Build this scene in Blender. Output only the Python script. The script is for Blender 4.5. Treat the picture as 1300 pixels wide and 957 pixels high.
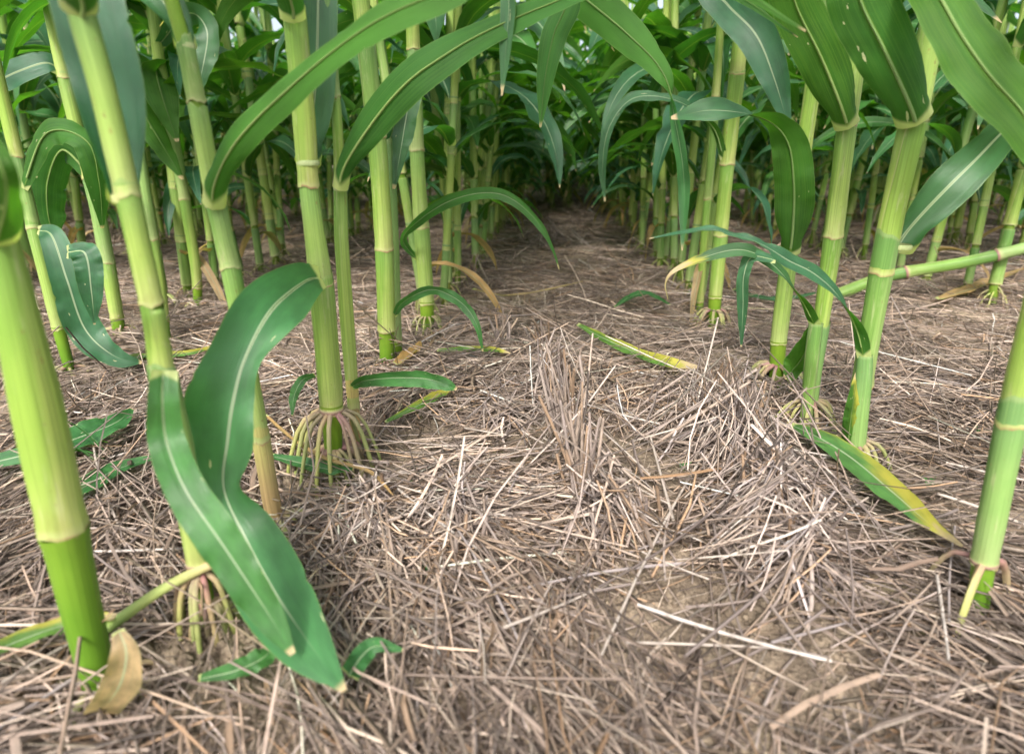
import bpy, math, random
import numpy as np
from mathutils import Vector

for o in list(bpy.data.objects):
    bpy.data.objects.remove(o)
SC = bpy.context.scene
COL = SC.collection
R = math.radians

# ------------------------------------------------------------------ camera
FPX, CX, CY, W, H = 743.0, 650.0, 433.0, 1300.0, 957.0
CAM_H, PITCH, YAW = 0.407, R(17.4), R(3.67)
cF = np.array([-math.sin(YAW)*math.cos(PITCH), math.cos(YAW)*math.cos(PITCH), -math.sin(PITCH)])
cR = np.array([math.cos(YAW), math.sin(YAW), 0.0])
cU = np.cross(cR, cF)
CAM = np.array([0.0, 0.0, CAM_H])
cd = bpy.data.cameras.new('camera'); co = bpy.data.objects.new('camera', cd); COL.objects.link(co)
cd.sensor_width = 36.0; cd.sensor_fit = 'HORIZONTAL'
cd.lens = FPX/W*36.0
cd.shift_y = -(H/2-CY)/W
cd.clip_start = 0.02; cd.clip_end = 2000
co.location = CAM
co.rotation_euler = (math.pi/2-PITCH, 0, YAW)
cd.dof.use_dof = True; cd.dof.focus_distance = 0.92; cd.dof.aperture_fstop = 4.0
SC.camera = co

# ------------------------------------------------------------------ sky, sun, exposure
SUN_EL, SUN_AZ = R(47), R(192)      # azimuth measured clockwise from +Y: behind the camera, a little left
world = bpy.data.worlds.new('World'); SC.world = world; world.use_nodes = True
nt = world.node_tree
bg = nt.nodes['Background']
sky = nt.nodes.new('ShaderNodeTexSky'); sky.sky_type = 'NISHITA'; sky.sun_disc = False
sky.sun_elevation = SUN_EL; sky.sun_rotation = SUN_AZ
sky.air_density = 1.0; sky.dust_density = 5.0; sky.ozone_density = 1.0
hs = nt.nodes.new('ShaderNodeHueSaturation'); hs.inputs['Saturation'].default_value = 0.55   # overcast: greyer
nt.links.new(sky.outputs[0], hs.inputs['Color'])
nt.links.new(hs.outputs[0], bg.inputs['Color'])
bg.inputs['Strength'].default_value = 0.105
sd = bpy.data.lights.new('sun', 'SUN'); so = bpy.data.objects.new('sun', sd); COL.objects.link(so)
sd.energy = 1.5; sd.angle = R(10); sd.color = (1.0, 0.96, 0.9)
sv = Vector((math.sin(SUN_AZ)*math.cos(SUN_EL), math.cos(SUN_AZ)*math.cos(SUN_EL), math.sin(SUN_EL)))
so.rotation_euler = sv.to_track_quat('Z', 'Y').to_euler()
so.location = (0, 0, 6)
vs = SC.view_settings
vs.view_transform = 'Standard'; vs.look = 'None'; vs.gamma = 1.0; vs.exposure = 1.62
vs.use_curve_mapping = False
SC.render.engine = 'CYCLES'
SC.cycles.max_bounces = 6; SC.cycles.diffuse_bounces = 3; SC.cycles.transmission_bounces = 4
SC.cycles.sample_clamp_indirect = 6.0
SC.cycles.use_denoising = True
SC.cycles.adaptive_threshold = 0.02

rng = np.random.default_rng(7)
random.seed(7)

# ------------------------------------------------------------------ pixel helpers (a pixel is only a direction)
def ray(px, py):
    return cF + cR*((px-CX)/FPX) - cU*((py-CY)/FPX)
def P(px, py, zc):
    return CAM + ray(px, py)*zc
def onY(px, py, Y):
    d = ray(px, py); return CAM + d*(Y/d[1])
def zcam(p):
    return float(np.dot(np.asarray(p)-CAM, cF))
def proj(p):
    q = np.asarray(p)-CAM; z = np.dot(q, cF)
    if z <= 1e-3: return None
    return CX+FPX*np.dot(q, cR)/z, CY-FPX*np.dot(q, cU)/z, z

# ------------------------------------------------------------------ value noise and the ground height
_T = np.random.default_rng(3).random((256, 256))
def vnoise(x, y, s):
    x = np.asarray(x)*s+100.3; y = np.asarray(y)*s+57.1
    i = np.floor(x).astype(int); j = np.floor(y).astype(int)
    u = x-i; v = y-j; u = u*u*(3-2*u); v = v*v*(3-2*v)
    a = _T[i % 256, j % 256]; b = _T[(i+1) % 256, j % 256]
    c = _T[i % 256, (j+1) % 256]; d = _T[(i+1) % 256, (j+1) % 256]
    return (a*(1-u)+b*u)*(1-v)+(c*(1-u)+d*u)*v
def gz(x, y):
    fade = np.clip((9-np.hypot(x, y))/4, 0, 1)
    h = (vnoise(x, y, 2.3)-.5)*.030 + (vnoise(x, y, 7)-.5)*.016 + (vnoise(x, y, 21)-.5)*.006
    return h*fade
def ground(px, py, lift=0.0):
    d = ray(px, py); z = 0.0
    for _ in range(8):
        t = (z+lift-CAM_H)/d[2]; p = CAM+d*t; z = float(gz(p[0], p[1]))
    return p

# ------------------------------------------------------------------ materials
def new_mat(name):
    m = bpy.data.materials.new(name); m.use_nodes = True
    m.node_tree.nodes.clear(); return m, m.node_tree
class NT:
    def __init__(s, tree): s.t = tree
    def n(s, typ, **kw):
        n = s.t.nodes.new(typ)
        for k, v in kw.items(): setattr(n, k, v)
        return n
    def link(s, a, b): s.t.links.new(a, b)
    def setin(s, node, i, v):
        if hasattr(v, 'is_linked') or isinstance(v, bpy.types.NodeSocket): s.link(v, node.inputs[i])
        else: node.inputs[i].default_value = v
    def math(s, op, a, b=0.0, c=0.0, clamp=False):
        n = s.n('ShaderNodeMath', operation=op, use_clamp=clamp)
        s.setin(n, 0, a); s.setin(n, 1, b); s.setin(n, 2, c); return n.outputs[0]
    def ramp(s, x, lo, hi, a=0.0, b=1.0):
        n = s.n('ShaderNodeMapRange', interpolation_type='SMOOTHSTEP')
        s.setin(n, 0, x)
        n.inputs[1].default_value = lo; n.inputs[2].default_value = hi
        n.inputs[3].default_value = a; n.inputs[4].default_value = b
        return n.outputs[0]
    def mix(s, f, a, b):
        n = s.n('ShaderNodeMix', data_type='RGBA')
        s.setin(n, 0, f)
        for i, v in ((6, a), (7, b)):
            if isinstance(v, tuple): n.inputs[i].default_value = (*v, 1)
            else: s.link(v, n.inputs[i])
        return n.outputs[2]
    def noise(s, vec, scale, detail=3, rough=.55):
        n = s.n('ShaderNodeTexNoise'); s.link(vec, n.inputs['Vector'])
        n.inputs['Scale'].default_value = scale; n.inputs['Detail'].default_value = detail
        n.inputs['Roughness'].default_value = rough; return n.outputs[0]
    def comb(s, x, y, z=0.0):
        n = s.n('ShaderNodeCombineXYZ'); s.setin(n, 0, x); s.setin(n, 1, y); s.setin(n, 2, z); return n.outputs[0]

def uvnodes(g):
    uv = g.n('ShaderNodeUVMap'); sp = g.n('ShaderNodeSeparateXYZ'); g.link(uv.outputs[0], sp.inputs[0])
    oi = g.n('ShaderNodeObjectInfo')
    return sp.outputs[0], sp.outputs[1], oi.outputs['Random']

def leaf_mat(name, top=(.026, .088, .040), under=(.027, .090, .013), dry_from=2.0, dry_col=(.52, .40, .24), yellow=0.0, speck=1.0):
    m, t = new_mat(name); g = NT(t)
    u, v, rnd = uvnodes(g)
    rs = g.math('MULTIPLY', rnd, 37.0)
    a = g.math('ABSOLUTE', g.math('MULTIPLY_ADD', u, 2.0, -1.0))
    geo = g.n('ShaderNodeNewGeometry'); back = geo.outputs['Backfacing']
    big = g.noise(g.comb(g.math('MULTIPLY', u, 2.0), g.math('MULTIPLY', v, 7.0), rs), 1.0, 4)
    streak = g.noise(g.comb(g.math('MULTIPLY', u, 90.0), g.math('MULTIPLY', v, 2.0), rs), 1.0, 3)
    topc = g.mix(g.ramp(big, .3, .7), top, tuple(c*1.7 for c in top))
    undc = g.mix(g.ramp(big, .3, .7), under, tuple(c*1.5 for c in under))
    col = g.mix(back, topc, undc)
    col = g.mix(g.ramp(streak, .40, .68, 0, .5), col, g.mix(back, (.055, .14, .055), (.075, .17, .025)))
    hue = g.mix(rnd, (.9, 1.0, 1.15), (1.15, 1.05, .75))
    mul = g.n('ShaderNodeMix', data_type='RGBA', blend_type='MULTIPLY'); mul.inputs[0].default_value = 1.0
    g.link(col, mul.inputs[6]); g.link(hue, mul.inputs[7]); col = mul.outputs[2]
    if yellow:
        yn = g.noise(g.comb(g.math('MULTIPLY', u, 3.0), g.math('MULTIPLY', v, 4.0), rs), 1.0, 3)
        col = g.mix(g.ramp(g.math('ADD', g.math('MULTIPLY', yn, .5), g.math('MULTIPLY_ADD', v, .35, g.math('MULTIPLY', u, .45))), .62, .90, 0, .85), col, (.46, .40, .06))
    # midrib
    mw = g.math('MULTIPLY_ADD', v, -.075, .105)
    rib = g.math('SUBTRACT', 1.0, g.math('DIVIDE', a, mw), clamp=True)
    rib = g.ramp(rib, .05, .55, 0, .85)
    ribc = g.mix(back, (.36, .44, .29), (.13, .21, .04))
    col = g.mix(g.math('MULTIPLY', rib, g.ramp(v, .97, .75)), col, ribc)
    # pale margin
    col = g.mix(g.ramp(a, .955, .99, 0, .5), col, (.16, .25, .07))
    # specks and scars, stretched along the veins
    vo = g.n('ShaderNodeTexVoronoi'); wob = g.noise(g.comb(g.math('MULTIPLY', u, 30.0), g.math('MULTIPLY', v, 90.0), rs), 1.0, 2)
    g.link(g.comb(g.math('MULTIPLY_ADD', wob, .5, g.math('MULTIPLY', u, 9.0)), g.math('MULTIPLY_ADD', wob, .7, g.math('MULTIPLY', v, 20.0)), rs), vo.inputs['Vector'])
    vo.inputs['Scale'].default_value = 1.0
    pick = g.n('ShaderNodeSeparateColor'); g.link(vo.outputs['Color'], pick.inputs[0])
    patch = g.ramp(g.noise(g.comb(g.math('MULTIPLY', u, 2.0), g.math('MULTIPLY', v, 5.0), g.math('ADD', rs, 3.3)), 1.0, 1), .48, .62)
    rad = g.math('MULTIPLY', g.math('MULTIPLY', g.ramp(pick.outputs[0], .55, 1.0), patch), .20*speck)
    spot = g.math('GREATER_THAN', g.math('SUBTRACT', rad, vo.outputs['Distance']), 0.0)
    col = g.mix(g.math('MULTIPLY', spot, .75), col, (.55, .52, .33))
    # dry tip with a ragged edge
    dv = g.math('ADD', v, g.math('MULTIPLY', g.math('SUBTRACT', big, .5), .25))
    if dry_from < 1.5:
        col = g.mix(g.ramp(dv, dry_from-.10, dry_from, 0, .9), col, (.48, .44, .07))
        dryf = g.ramp(dv, dry_from-.02, dry_from+.06)
    else:
        dryf = g.ramp(g.math('MULTIPLY_ADD', rnd, .02, v), .985, 1.0)
    col = g.mix(dryf, col, dry_col)
    # pale collar
    col = g.mix(g.ramp(g.math('MULTIPLY_ADD', a, -.022, v), .020, .004), col, (.46, .50, .22))
    tr = g.n('ShaderNodeBsdfTranslucent')
    tm = g.n('ShaderNodeMix', data_type='RGBA', blend_type='MULTIPLY'); tm.inputs[0].default_value = 1.0
    g.link(col, tm.inputs[6]); tm.inputs[7].default_value = (2.0, 2.5, .8, 1); g.link(tm.outputs[2], tr.inputs[0])
    p = g.n('ShaderNodeBsdfPrincipled'); g.link(col, p.inputs['Base Color'])
    g.link(g.math('MULTIPLY_ADD', back, .16, .40), p.inputs['Roughness']); g.link(g.math('MULTIPLY_ADD', back, -.35, .60), p.inputs['Specular IOR Level'])
    bm = g.n('ShaderNodeBump'); bm.inputs['Strength'].default_value = .45; bm.inputs['Distance'].default_value = .0010
    vein = g.math('SINE', g.math('MULTIPLY', u, 300.0))
    g.link(g.math('MULTIPLY_ADD', vein, .18, streak), bm.inputs['Height'])
    g.link(bm.outputs[0], p.inputs['Normal'])
    mx = g.n('ShaderNodeMixShader'); mx.inputs[0].default_value = .32
    g.link(p.outputs[0], mx.inputs[1]); g.link(tr.outputs[0], mx.inputs[2])
    out = g.n('ShaderNodeOutputMaterial'); g.link(mx.outputs[0], out.inputs[0])
    return m

def stem_mat(name, low, mid, top, blush=0.3, stripe=.35, rough=.38, lip=True, dry=False):
    m, t = new_mat(name); g = NT(t)
    u, v, rnd = uvnodes(g)
    rs = g.math('MULTIPLY', rnd, 53.0)
    st = g.noise(g.comb(g.math('MULTIPLY', u, 46.0), g.math('MULTIPLY', v, 1.1), rs), 1.0, 3, .6)
    bl = g.noise(g.comb(g.math('MULTIPLY', u, 5.0), g.math('MULTIPLY', v, 5.0), rs), 1.0, 4)
    col = g.mix(g.ramp(v, .0, .45), low, mid)
    col = g.mix(g.ramp(v, .45, 1.0), col, top)
    col = g.mix(g.ramp(st, .45, .7, 0, stripe), col, tuple(c*.5 for c in mid))
    col = g.mix(g.ramp(st, .50, .30, 0, stripe*.8), col, tuple(min(1, c*1.35) for c in mid))
    col = g.mix(g.ramp(bl, .45, .75, 0, .30), col, tuple(c*f for c, f in zip(mid, (.62, .8, .6))))
    hue = g.mix(rnd, (.84, .94, .95), (1.04, 1.03, .95))
    mul = g.n('ShaderNodeMix', data_type='RGBA', blend_type='MULTIPLY'); mul.inputs[0].default_value = 1.0
    g.link(col, mul.inputs[6]); g.link(hue, mul.inputs[7]); col = mul.outputs[2]
    sd_ = g.math('SUBTRACT', u, g.math('MULTIPLY_ADD', rnd, .55, g.math('MULTIPLY', v, .10)))
    flap = g.math('MULTIPLY', g.ramp(sd_, .0, .006), g.ramp(sd_, .33, .27))
    if lip:
        mlt = g.n('ShaderNodeMix', data_type='RGBA', blend_type='MULTIPLY'); g.link(flap, mlt.inputs[0])
        g.link(col, mlt.inputs[6]); mlt.inputs[7].default_value = (.70, .82, .62, 1); col = mlt.outputs[2]
        line = g.math('MULTIPLY', g.ramp(g.math('ABSOLUTE', sd_), .010, .003), .6)
        col = g.mix(line, col, (.42, .40, .20))
        dots = g.noise(g.comb(g.math('MULTIPLY', u, 22.0), g.math('MULTIPLY', v, 26.0), rs), 1.0, 2)
        col = g.mix(g.ramp(dots, .70, .76, 0, .6), col, (.20, .15, .05))
        scuff = g.noise(g.comb(g.math('MULTIPLY', u, 12.0), g.math('MULTIPLY', v, 3.0), g.math('ADD', rs, 5.0)), 1.0, 4, .7)
        col = g.mix(g.ramp(scuff, .56, .70, 0, .35), col, (.48, .48, .27))
    if blush:
        bf = g.math('MULTIPLY', g.ramp(v, .22, .0), g.ramp(bl, .42, .62, 0, blush))
        col = g.mix(bf, col, (.30, .10, .09))
        sp = g.noise(g.comb(g.math('MULTIPLY', u, 9.0), g.math('MULTIPLY', v, 9.0), rs), 1.0, 2)
        col = g.mix(g.ramp(sp, .72, .78, 0, .45), col, (.26, .15, .05))
    if lip:
        col = g.mix(g.ramp(v, .97, .99, 0, .25), col, (.50, .54, .26))
        col = g.mix(g.ramp(v, .05, .015, 0, .35), col, (.52, .52, .26))
        col = g.mix(g.math('MULTIPLY', g.ramp(v, .016, .006, 0, .8), g.ramp(bl, .35, .6)), col, (.30, .17, .09))
    p = g.n('ShaderNodeBsdfPrincipled'); g.link(col, p.inputs['Base Color'])
    p.inputs['Roughness'].default_value = rough+.12; p.inputs['Specular IOR Level'].default_value = .3
    bm = g.n('ShaderNodeBump'); bm.inputs['Strength'].default_value = .4; bm.inputs['Distance'].default_value = .0012
    g.link(st, bm.inputs['Height']); g.link(bm.outputs[0], p.inputs['Normal'])
    if not dry:
        tr = g.n('ShaderNodeBsdfTranslucent'); g.link(col, tr.inputs[0])
        mx = g.n('ShaderNodeMixShader'); mx.inputs[0].default_value = .12
        g.link(p.outputs[0], mx.inputs[1]); g.link(tr.outputs[0], mx.inputs[2]); sh = mx.outputs[0]
    else: sh = p.outputs[0]
    out = g.n('ShaderNodeOutputMaterial'); g.link(sh, out.inputs[0])
    return m

def straw_mat():
    m, t = new_mat('dry_straw'); g = NT(t)
    at = g.n('ShaderNodeAttribute', attribute_name='tint'); 
    uv = g.n('ShaderNodeUVMap'); sp = g.n('ShaderNodeSeparateXYZ'); g.link(uv.outputs[0], sp.inputs[0])
    tc = g.n('ShaderNodeTexCoord')
    n1 = g.noise(tc.outputs['Object'], 70.0, 3)
    col = g.mix(g.ramp(n1, .45, .72, 0, .55), at.outputs['Color'], (.10, .078, .062))
    n2 = g.noise(g.comb(g.math('MULTIPLY', sp.outputs[0], 9.0), sp.outputs[1], 0.0), 3.0, 2)
    col = g.mix(g.ramp(n2, .5, .7, 0, .3), col, (.42, .35, .29))
    p = g.n('ShaderNodeBsdfPrincipled'); g.link(col, p.inputs['Base Color'])
    p.inputs['Roughness'].default_value = .55; p.inputs['Specular IOR Level'].default_value = .35
    out = g.n('ShaderNodeOutputMaterial'); g.link(p.outputs[0], out.inputs[0])
    return m

def soil_mat():
    m, t = new_mat('bare_soil'); g = NT(t)
    tc = g.n('ShaderNodeTexCoord'); V = tc.outputs['Object']
    n1 = g.noise(V, 3.0, 5); n2 = g.noise(V, 38.0, 5, .65); n3 = g.noise(V, 170.0, 3, .6); n4 = g.noise(V, 9.0, 3)
    col = g.mix(g.ramp(n1, .35, .65), (.09, .068, .050), (.27, .212, .155))
    col = g.mix(g.ramp(n2, .35, .7, 0, .8), col, (.40, .32, .23))
    col = g.mix(g.ramp(n3, .5, .72, 0, .6), col, (.07, .052, .04))
    col = g.mix(g.ramp(n4, .60, .72, 0, .35), col, (.14, .15, .045))
    p = g.n('ShaderNodeBsdfPrincipled'); g.link(col, p.inputs['Base Color']); p.inputs['Roughness'].default_value = .9
    p.inputs['Specular IOR Level'].default_value = .15
    b1 = g.n('ShaderNodeBump'); b1.inputs['Strength'].default_value = 1.0; b1.inputs['Distance'].default_value = .010
    g.link(g.math('ADD', n2, g.math('MULTIPLY', n3, .5)), b1.inputs['Height']); g.link(b1.outputs[0], p.inputs['Normal'])
    out = g.n('ShaderNodeOutputMaterial'); g.link(p.outputs[0], out.inputs[0])
    return m

M_LEAF = leaf_mat('leaf_green')
M_LEAFL = leaf_mat('leaf_light_green', top=(.034, .115, .026), under=(.040, .115, .013), speck=.8)
M_LEAFP = leaf_mat('leaf_pale_green', top=(.042, .132, .040), under=(.05, .13, .02), speck=1.6)
M_LEAFD = leaf_mat('leaf_dry_tip', top=(.026, .085, .032), dry_from=.80)
M_LEAFY = leaf_mat('leaf_yellowing', top=(.07, .16, .035), yellow=.8, dry_from=.90)
M_LEAFB = leaf_mat('leaf_dry_brown', top=(.34, .21, .11), under=(.30, .19, .10), speck=.3, dry_col=(.30, .19, .10))
M_SHEATH = stem_mat('leaf_sheath', (.44, .50, .165), (.33, .44, .10), (.22, .36, .09), blush=.20, stripe=.5)
M_SHEATHG = stem_mat('leaf_sheath_green', (.34, .43, .16), (.25, .38, .11), (.17, .30, .10), blush=.12, stripe=.45)
M_NODE = stem_mat('bare_internode', (.13, .22, .022), (.13, .25, .020), (.20, .32, .03), blush=.25, stripe=.15, rough=.28, lip=False)
M_DRYSH = stem_mat('dry_sheath', (.36, .20, .10), (.46, .29, .13), (.50, .44, .14), blush=.5, stripe=.6, rough=.6, lip=False, dry=True)
M_ROOT = stem_mat('brace_root', (.30, .34, .10), (.33, .33, .12), (.34, .22, .16), blush=.0, stripe=.3, rough=.4, lip=False, dry=True)
M_ROOTP = stem_mat('brace_root_purple', (.28, .26, .10), (.32, .24, .14), (.30, .13, .14), blush=.0, stripe=.3, rough=.4, lip=False, dry=True)
M_RING = stem_mat('node_ring', (.27, .13, .13), (.30, .17, .14), (.40, .34, .17), blush=.0, stripe=.2, rough=.45, lip=False, dry=True)
M_MIDRIB = stem_mat('leaf_midrib', (.20, .28, .09), (.12, .20, .05), (.08, .15, .03), blush=0, stripe=.3, rough=.45, lip=False, dry=True)
M_COLLAR = stem_mat('leaf_collar', (.36, .42, .15), (.44, .46, .22), (.40, .45, .20), blush=0, stripe=.3, rough=.55, lip=False, dry=True)
M_RIB = stem_mat('broken_rib', (.22, .33, .10), (.30, .36, .12), (.46, .33, .20), blush=0, stripe=.4, rough=.6, lip=False, dry=True)
M_STRAW = straw_mat()
M_SOIL = soil_mat()

# ------------------------------------------------------------------ mesh helpers
def mesh(name, V, F, UV, mat, tint=None):
    V = np.asarray(V, dtype=np.float32); F = np.asarray(F, dtype=np.int32)
    k = F.shape[1]
    me = bpy.data.meshes.new(name)
    me.vertices.add(len(V)); me.vertices.foreach_set('co', V.ravel())
    me.loops.add(F.size); me.loops.foreach_set('vertex_index', F.ravel())
    me.polygons.add(len(F)); me.polygons.foreach_set('loop_start', np.arange(0, F.size, k, dtype=np.int32))
    me.polygons.foreach_set('loop_total', np.full(len(F), k, dtype=np.int32))
    me.polygons.foreach_set('use_smooth', np.ones(len(F), dtype=bool))
    if UV is not None:
        l = me.uv_layers.new(name='UVMap'); l.data.foreach_set('uv', np.asarray(UV, dtype=np.float32)[F.ravel()].ravel())
    if tint is not None:
        c = me.attributes.new('tint', 'FLOAT_COLOR', 'POINT')
        c.data.foreach_set('color', np.concatenate([tint, np.ones((len(V), 1))], 1).astype(np.float32).ravel())
    me.materials.append(mat); me.update(); me.validate(); return me
def obj(name, me, parent=None):
    o = bpy.data.objects.new(name, me); COL.objects.link(o)
    if parent is not None: o.parent = parent
    return o
def tag(o, label, cat=None, group=None, kind=None):
    o['label'] = label
    if cat: o['category'] = cat
    if group: o['group'] = group
    if kind: o['kind'] = kind
    return o
def thing(name, label, cat, loc=(0, 0, 0), group=None):
    e = bpy.data.objects.new(name, None); COL.objects.link(e); e.location = loc; e.empty_display_size = .05
    return tag(e, label, cat, group)
def grid_faces(n, m):
    i, j = np.meshgrid(np.arange(n-1), np.arange(m-1), indexing='ij')
    a = (i*m+j).ravel(); return np.stack([a, a+1, a+m+1, a+m], 1)
def spline(pts, n):
    p = np.asarray(pts, float)
    if len(p) == 2: return p[0]+(p[1]-p[0])*np.linspace(0, 1, n)[:, None]
    q = np.vstack([2*p[0]-p[1], p, 2*p[-1]-p[-2]])
    seg = len(p)-1; s = np.linspace(0, seg, n); i = np.minimum(s.astype(int), seg-1); t = (s-i)[:, None]
    a, b, c, d = q[i], q[i+1], q[i+2], q[i+3]
    return .5*((2*b)+(c-a)*t+(2*a-5*b+4*c-d)*t*t+(-a+3*b-3*c+d)*t**3)
def nrm(v):
    v = np.asarray(v, float); return v/np.maximum(np.linalg.norm(v, axis=-1, keepdims=True), 1e-9)
def tube(pts, rad, ns=12, jitter=0.0):
    p = np.asarray(pts, float); n = len(p); rad = np.broadcast_to(rad, (n,))
    t = nrm(np.gradient(p, axis=0))
    ref = np.array([0, 1.0, 0]) if abs(t[n//2][1]) < .8 else np.array([1.0, 0, 0])
    a = nrm(np.cross(ref, t)); b = np.cross(t, a)
    th = np.linspace(0, 2*np.pi, ns+1)
    V = p[:, None]+(t*0)[:, None]+rad[:, None, None]*(np.cos(th)[None, :, None]*a[:, None]+np.sin(th)[None, :, None]*b[:, None])
    L = np.concatenate([[0], np.cumsum(np.linalg.norm(np.diff(p, axis=0), axis=1))]); L /= max(L[-1], 1e-9)
    UV = np.stack([np.broadcast_to(th/(2*np.pi), (n, ns+1)), np.broadcast_to(L[:, None], (n, ns+1))], -1)
    return V.reshape(-1, 3), grid_faces(n, ns+1), UV.reshape(-1, 2)
def merge(parts):
    Vs, Fs, Us, k = [], [], [], 0
    for V, F, U in parts:
        Vs.append(V); Fs.append(F+k); Us.append(U); k += len(V)
    return np.concatenate(Vs), np.concatenate(Fs), np.concatenate(Us)

def sstep(x, a, b):
    t = np.clip((x-a)/(b-a), 0, 1); return t*t*(3-2*t)
def leaf_geo(spine, side, hw, nv=30, nu=9, base_r=0.0, cup=40., ruffle=.006, waves=5., seed=0, wrap=200., push=True, hr=None, rib_out=None):
    """a leaf blade: spine (k,3), side vectors (k,3), half widths (k,); wraps round the stalk at its base"""
    r = np.random.default_rng(seed)
    sp = spline(spine, nv); sd = nrm(spline(side, nv)); w = np.maximum(spline(np.asarray(hw)[:, None], nv)[:, 0], .0004)
    t = nrm(np.gradient(sp, axis=0)); sd = nrm(sd-t*np.sum(sd*t, 1, keepdims=True)); nn = np.cross(t, sd)
    v = np.concatenate([[0], np.cumsum(np.linalg.norm(np.diff(sp, axis=0), axis=1))]); L = v[-1]; v = v/L
    cupv = R(cup)*(.6+.4*np.cos(v*5+r.random()*6))
    if base_r > 0:
        k = 1-sstep(v, 0.0, min(.35, .10/L))
        if push: sp = sp-nn*(base_r*k)[:, None]
        ang = cupv*(1-k)+R(wrap)*k
        w = np.where(v < .5, np.maximum(w, base_r*R(wrap)/2*k), w)
    else: ang = cupv
    ang = np.maximum(ang, .05)
    u = np.linspace(-1, 1, nu); u = np.sign(u)*np.abs(u)**.85
    if hr is not None: wr = np.maximum(spline(np.asarray(hr)[:, None], nv)[:, 0], .0004)/w
    Rr = 2*w/ang; ph = u[None, :]*ang[:, None]/2
    off_s = Rr[:, None]*np.sin(ph)*(1 if hr is None else np.where(u[None, :] > 0, wr[:, None], 1)); off_n = Rr[:, None]*(1-np.cos(ph))
    p1, p2 = r.random(2)*6.28
    if nv > 36:      # ragged margins
        for c_ in (0, nu-1):
            nt_ = r.random(nv)
            off_s[:, c_] *= 1-.018*nt_-np.where(r.random(nv) < .03, .12*r.random(nv), 0)
    env = sstep(v, .05, .25)*(1-sstep(v, .85, 1))*np.minimum(ruffle, .22*w)*(.55+.45*np.sin(v*7+p1))
    rf = np.where(u[None, :] < 0, np.sin(v[:, None]*waves*6.28+p1+.8*np.sin(v[:, None]*9)), np.sin(v[:, None]*(waves*.87)*6.28+p2))
    rf = rf+.35*np.sin(v[:, None]*waves*15.7+p2+u[None, :]*1.5)
    off_n = off_n+env[:, None]*rf*(np.abs(u)[None, :]**1.6)
    rib = np.exp(-(u/.12)**2)*.0016*(1-v[:, None]*.8)
    off_n = off_n-rib
    V = sp[:, None]+sd[:, None]*off_s[..., None]+nn[:, None]*off_n[..., None]
    UV = np.stack([np.broadcast_to((u+1)/2, (nv, nu)), np.broadcast_to(v[:, None], (nv, nu))], -1)
    if rib_out is not None: rib_out.append((sp, nn, np.linspace(1, .12, nv)))
    # front face = upper side
    return V.reshape(-1, 3), grid_faces(nv, nu)[:, ::-1], UV.reshape(-1, 2)

def arch_leaf(base, az, L, w, e0=72., e1=-65., r=.012, nv=22, nu=7, seed=0, power=1.0, twist=25., ruffle=.007, wrap=200.):
    rr = np.random.default_rng(seed)
    k = 9; s = np.linspace(0, 1, k)
    el = R(e0)+(R(e1)-R(e0))*s**power
    azv = az+R(12)*np.sin(s*3+rr.random()*6)*s
    d = np.stack([np.cos(el)*np.cos(azv), np.cos(el)*np.sin(azv), np.sin(el)], 1)
    pts = np.asarray(base, float)+np.concatenate([[np.zeros(3)], np.cumsum((d[1:]+d[:-1])/2*L/(k-1), axis=0)])
    tw = R(twist)*(rr.random()*2-1)*s**1.5*2
    h = np.stack([-np.sin(azv), np.cos(azv), np.zeros(k)], 1)
    n = np.cross(d, h)
    side = h*np.cos(tw)[:, None]+n*np.sin(tw)[:, None]
    prof = np.interp(s, [0, .08, .3, .6, .85, 1], [.55, .75, 1, .85, .42, .02])*w
    return leaf_geo(pts, side, prof, nv, nu, r, 45, ruffle, 2+L*6, seed, wrap)

def stem_profile(n, kind):
    """radius factors along one piece of stem, bottom to top"""
    v = np.linspace(0, 1, n)
    if kind == 'sheath': return 1.0+.09*np.exp(-(v/.04)**2)-.03*np.exp(-((v-.10)/.05)**2)+.02*np.sin(v*9)
    return 1.0+.08*np.exp(-(v/.05)**2)+.10*np.exp(-((1-v)/.05)**2)

# ------------------------------------------------------------------ the setting: one sheet of soil out to the horizon
def graded(lo, hi, step, far, n):
    core = np.arange(lo, hi+1e-6, step)
    g = np.geomspace(step, far, n)
    return np.concatenate([lo-np.cumsum(g)[::-1], core, hi+np.cumsum(g)])
gx = graded(-2.2, 2.4, .02, 60, 40); gy = graded(0.1, 3.6, .02, 60, 40)
GX, GY = np.meshgrid(gx, gy, indexing='ij')
GZ = gz(GX, GY)
gv = np.stack([GX, GY, GZ], -1).reshape(-1, 3)
soil = obj('ground', mesh('ground', gv, grid_faces(len(gx), len(gy))[:, ::-1] if False else grid_faces(len(gx), len(gy)), None, M_SOIL))
soil['kind'] = 'structure'
import bmesh
_p = soil.data.polygons[0].normal
if _p.z < 0: soil.data.flip_normals()

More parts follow.
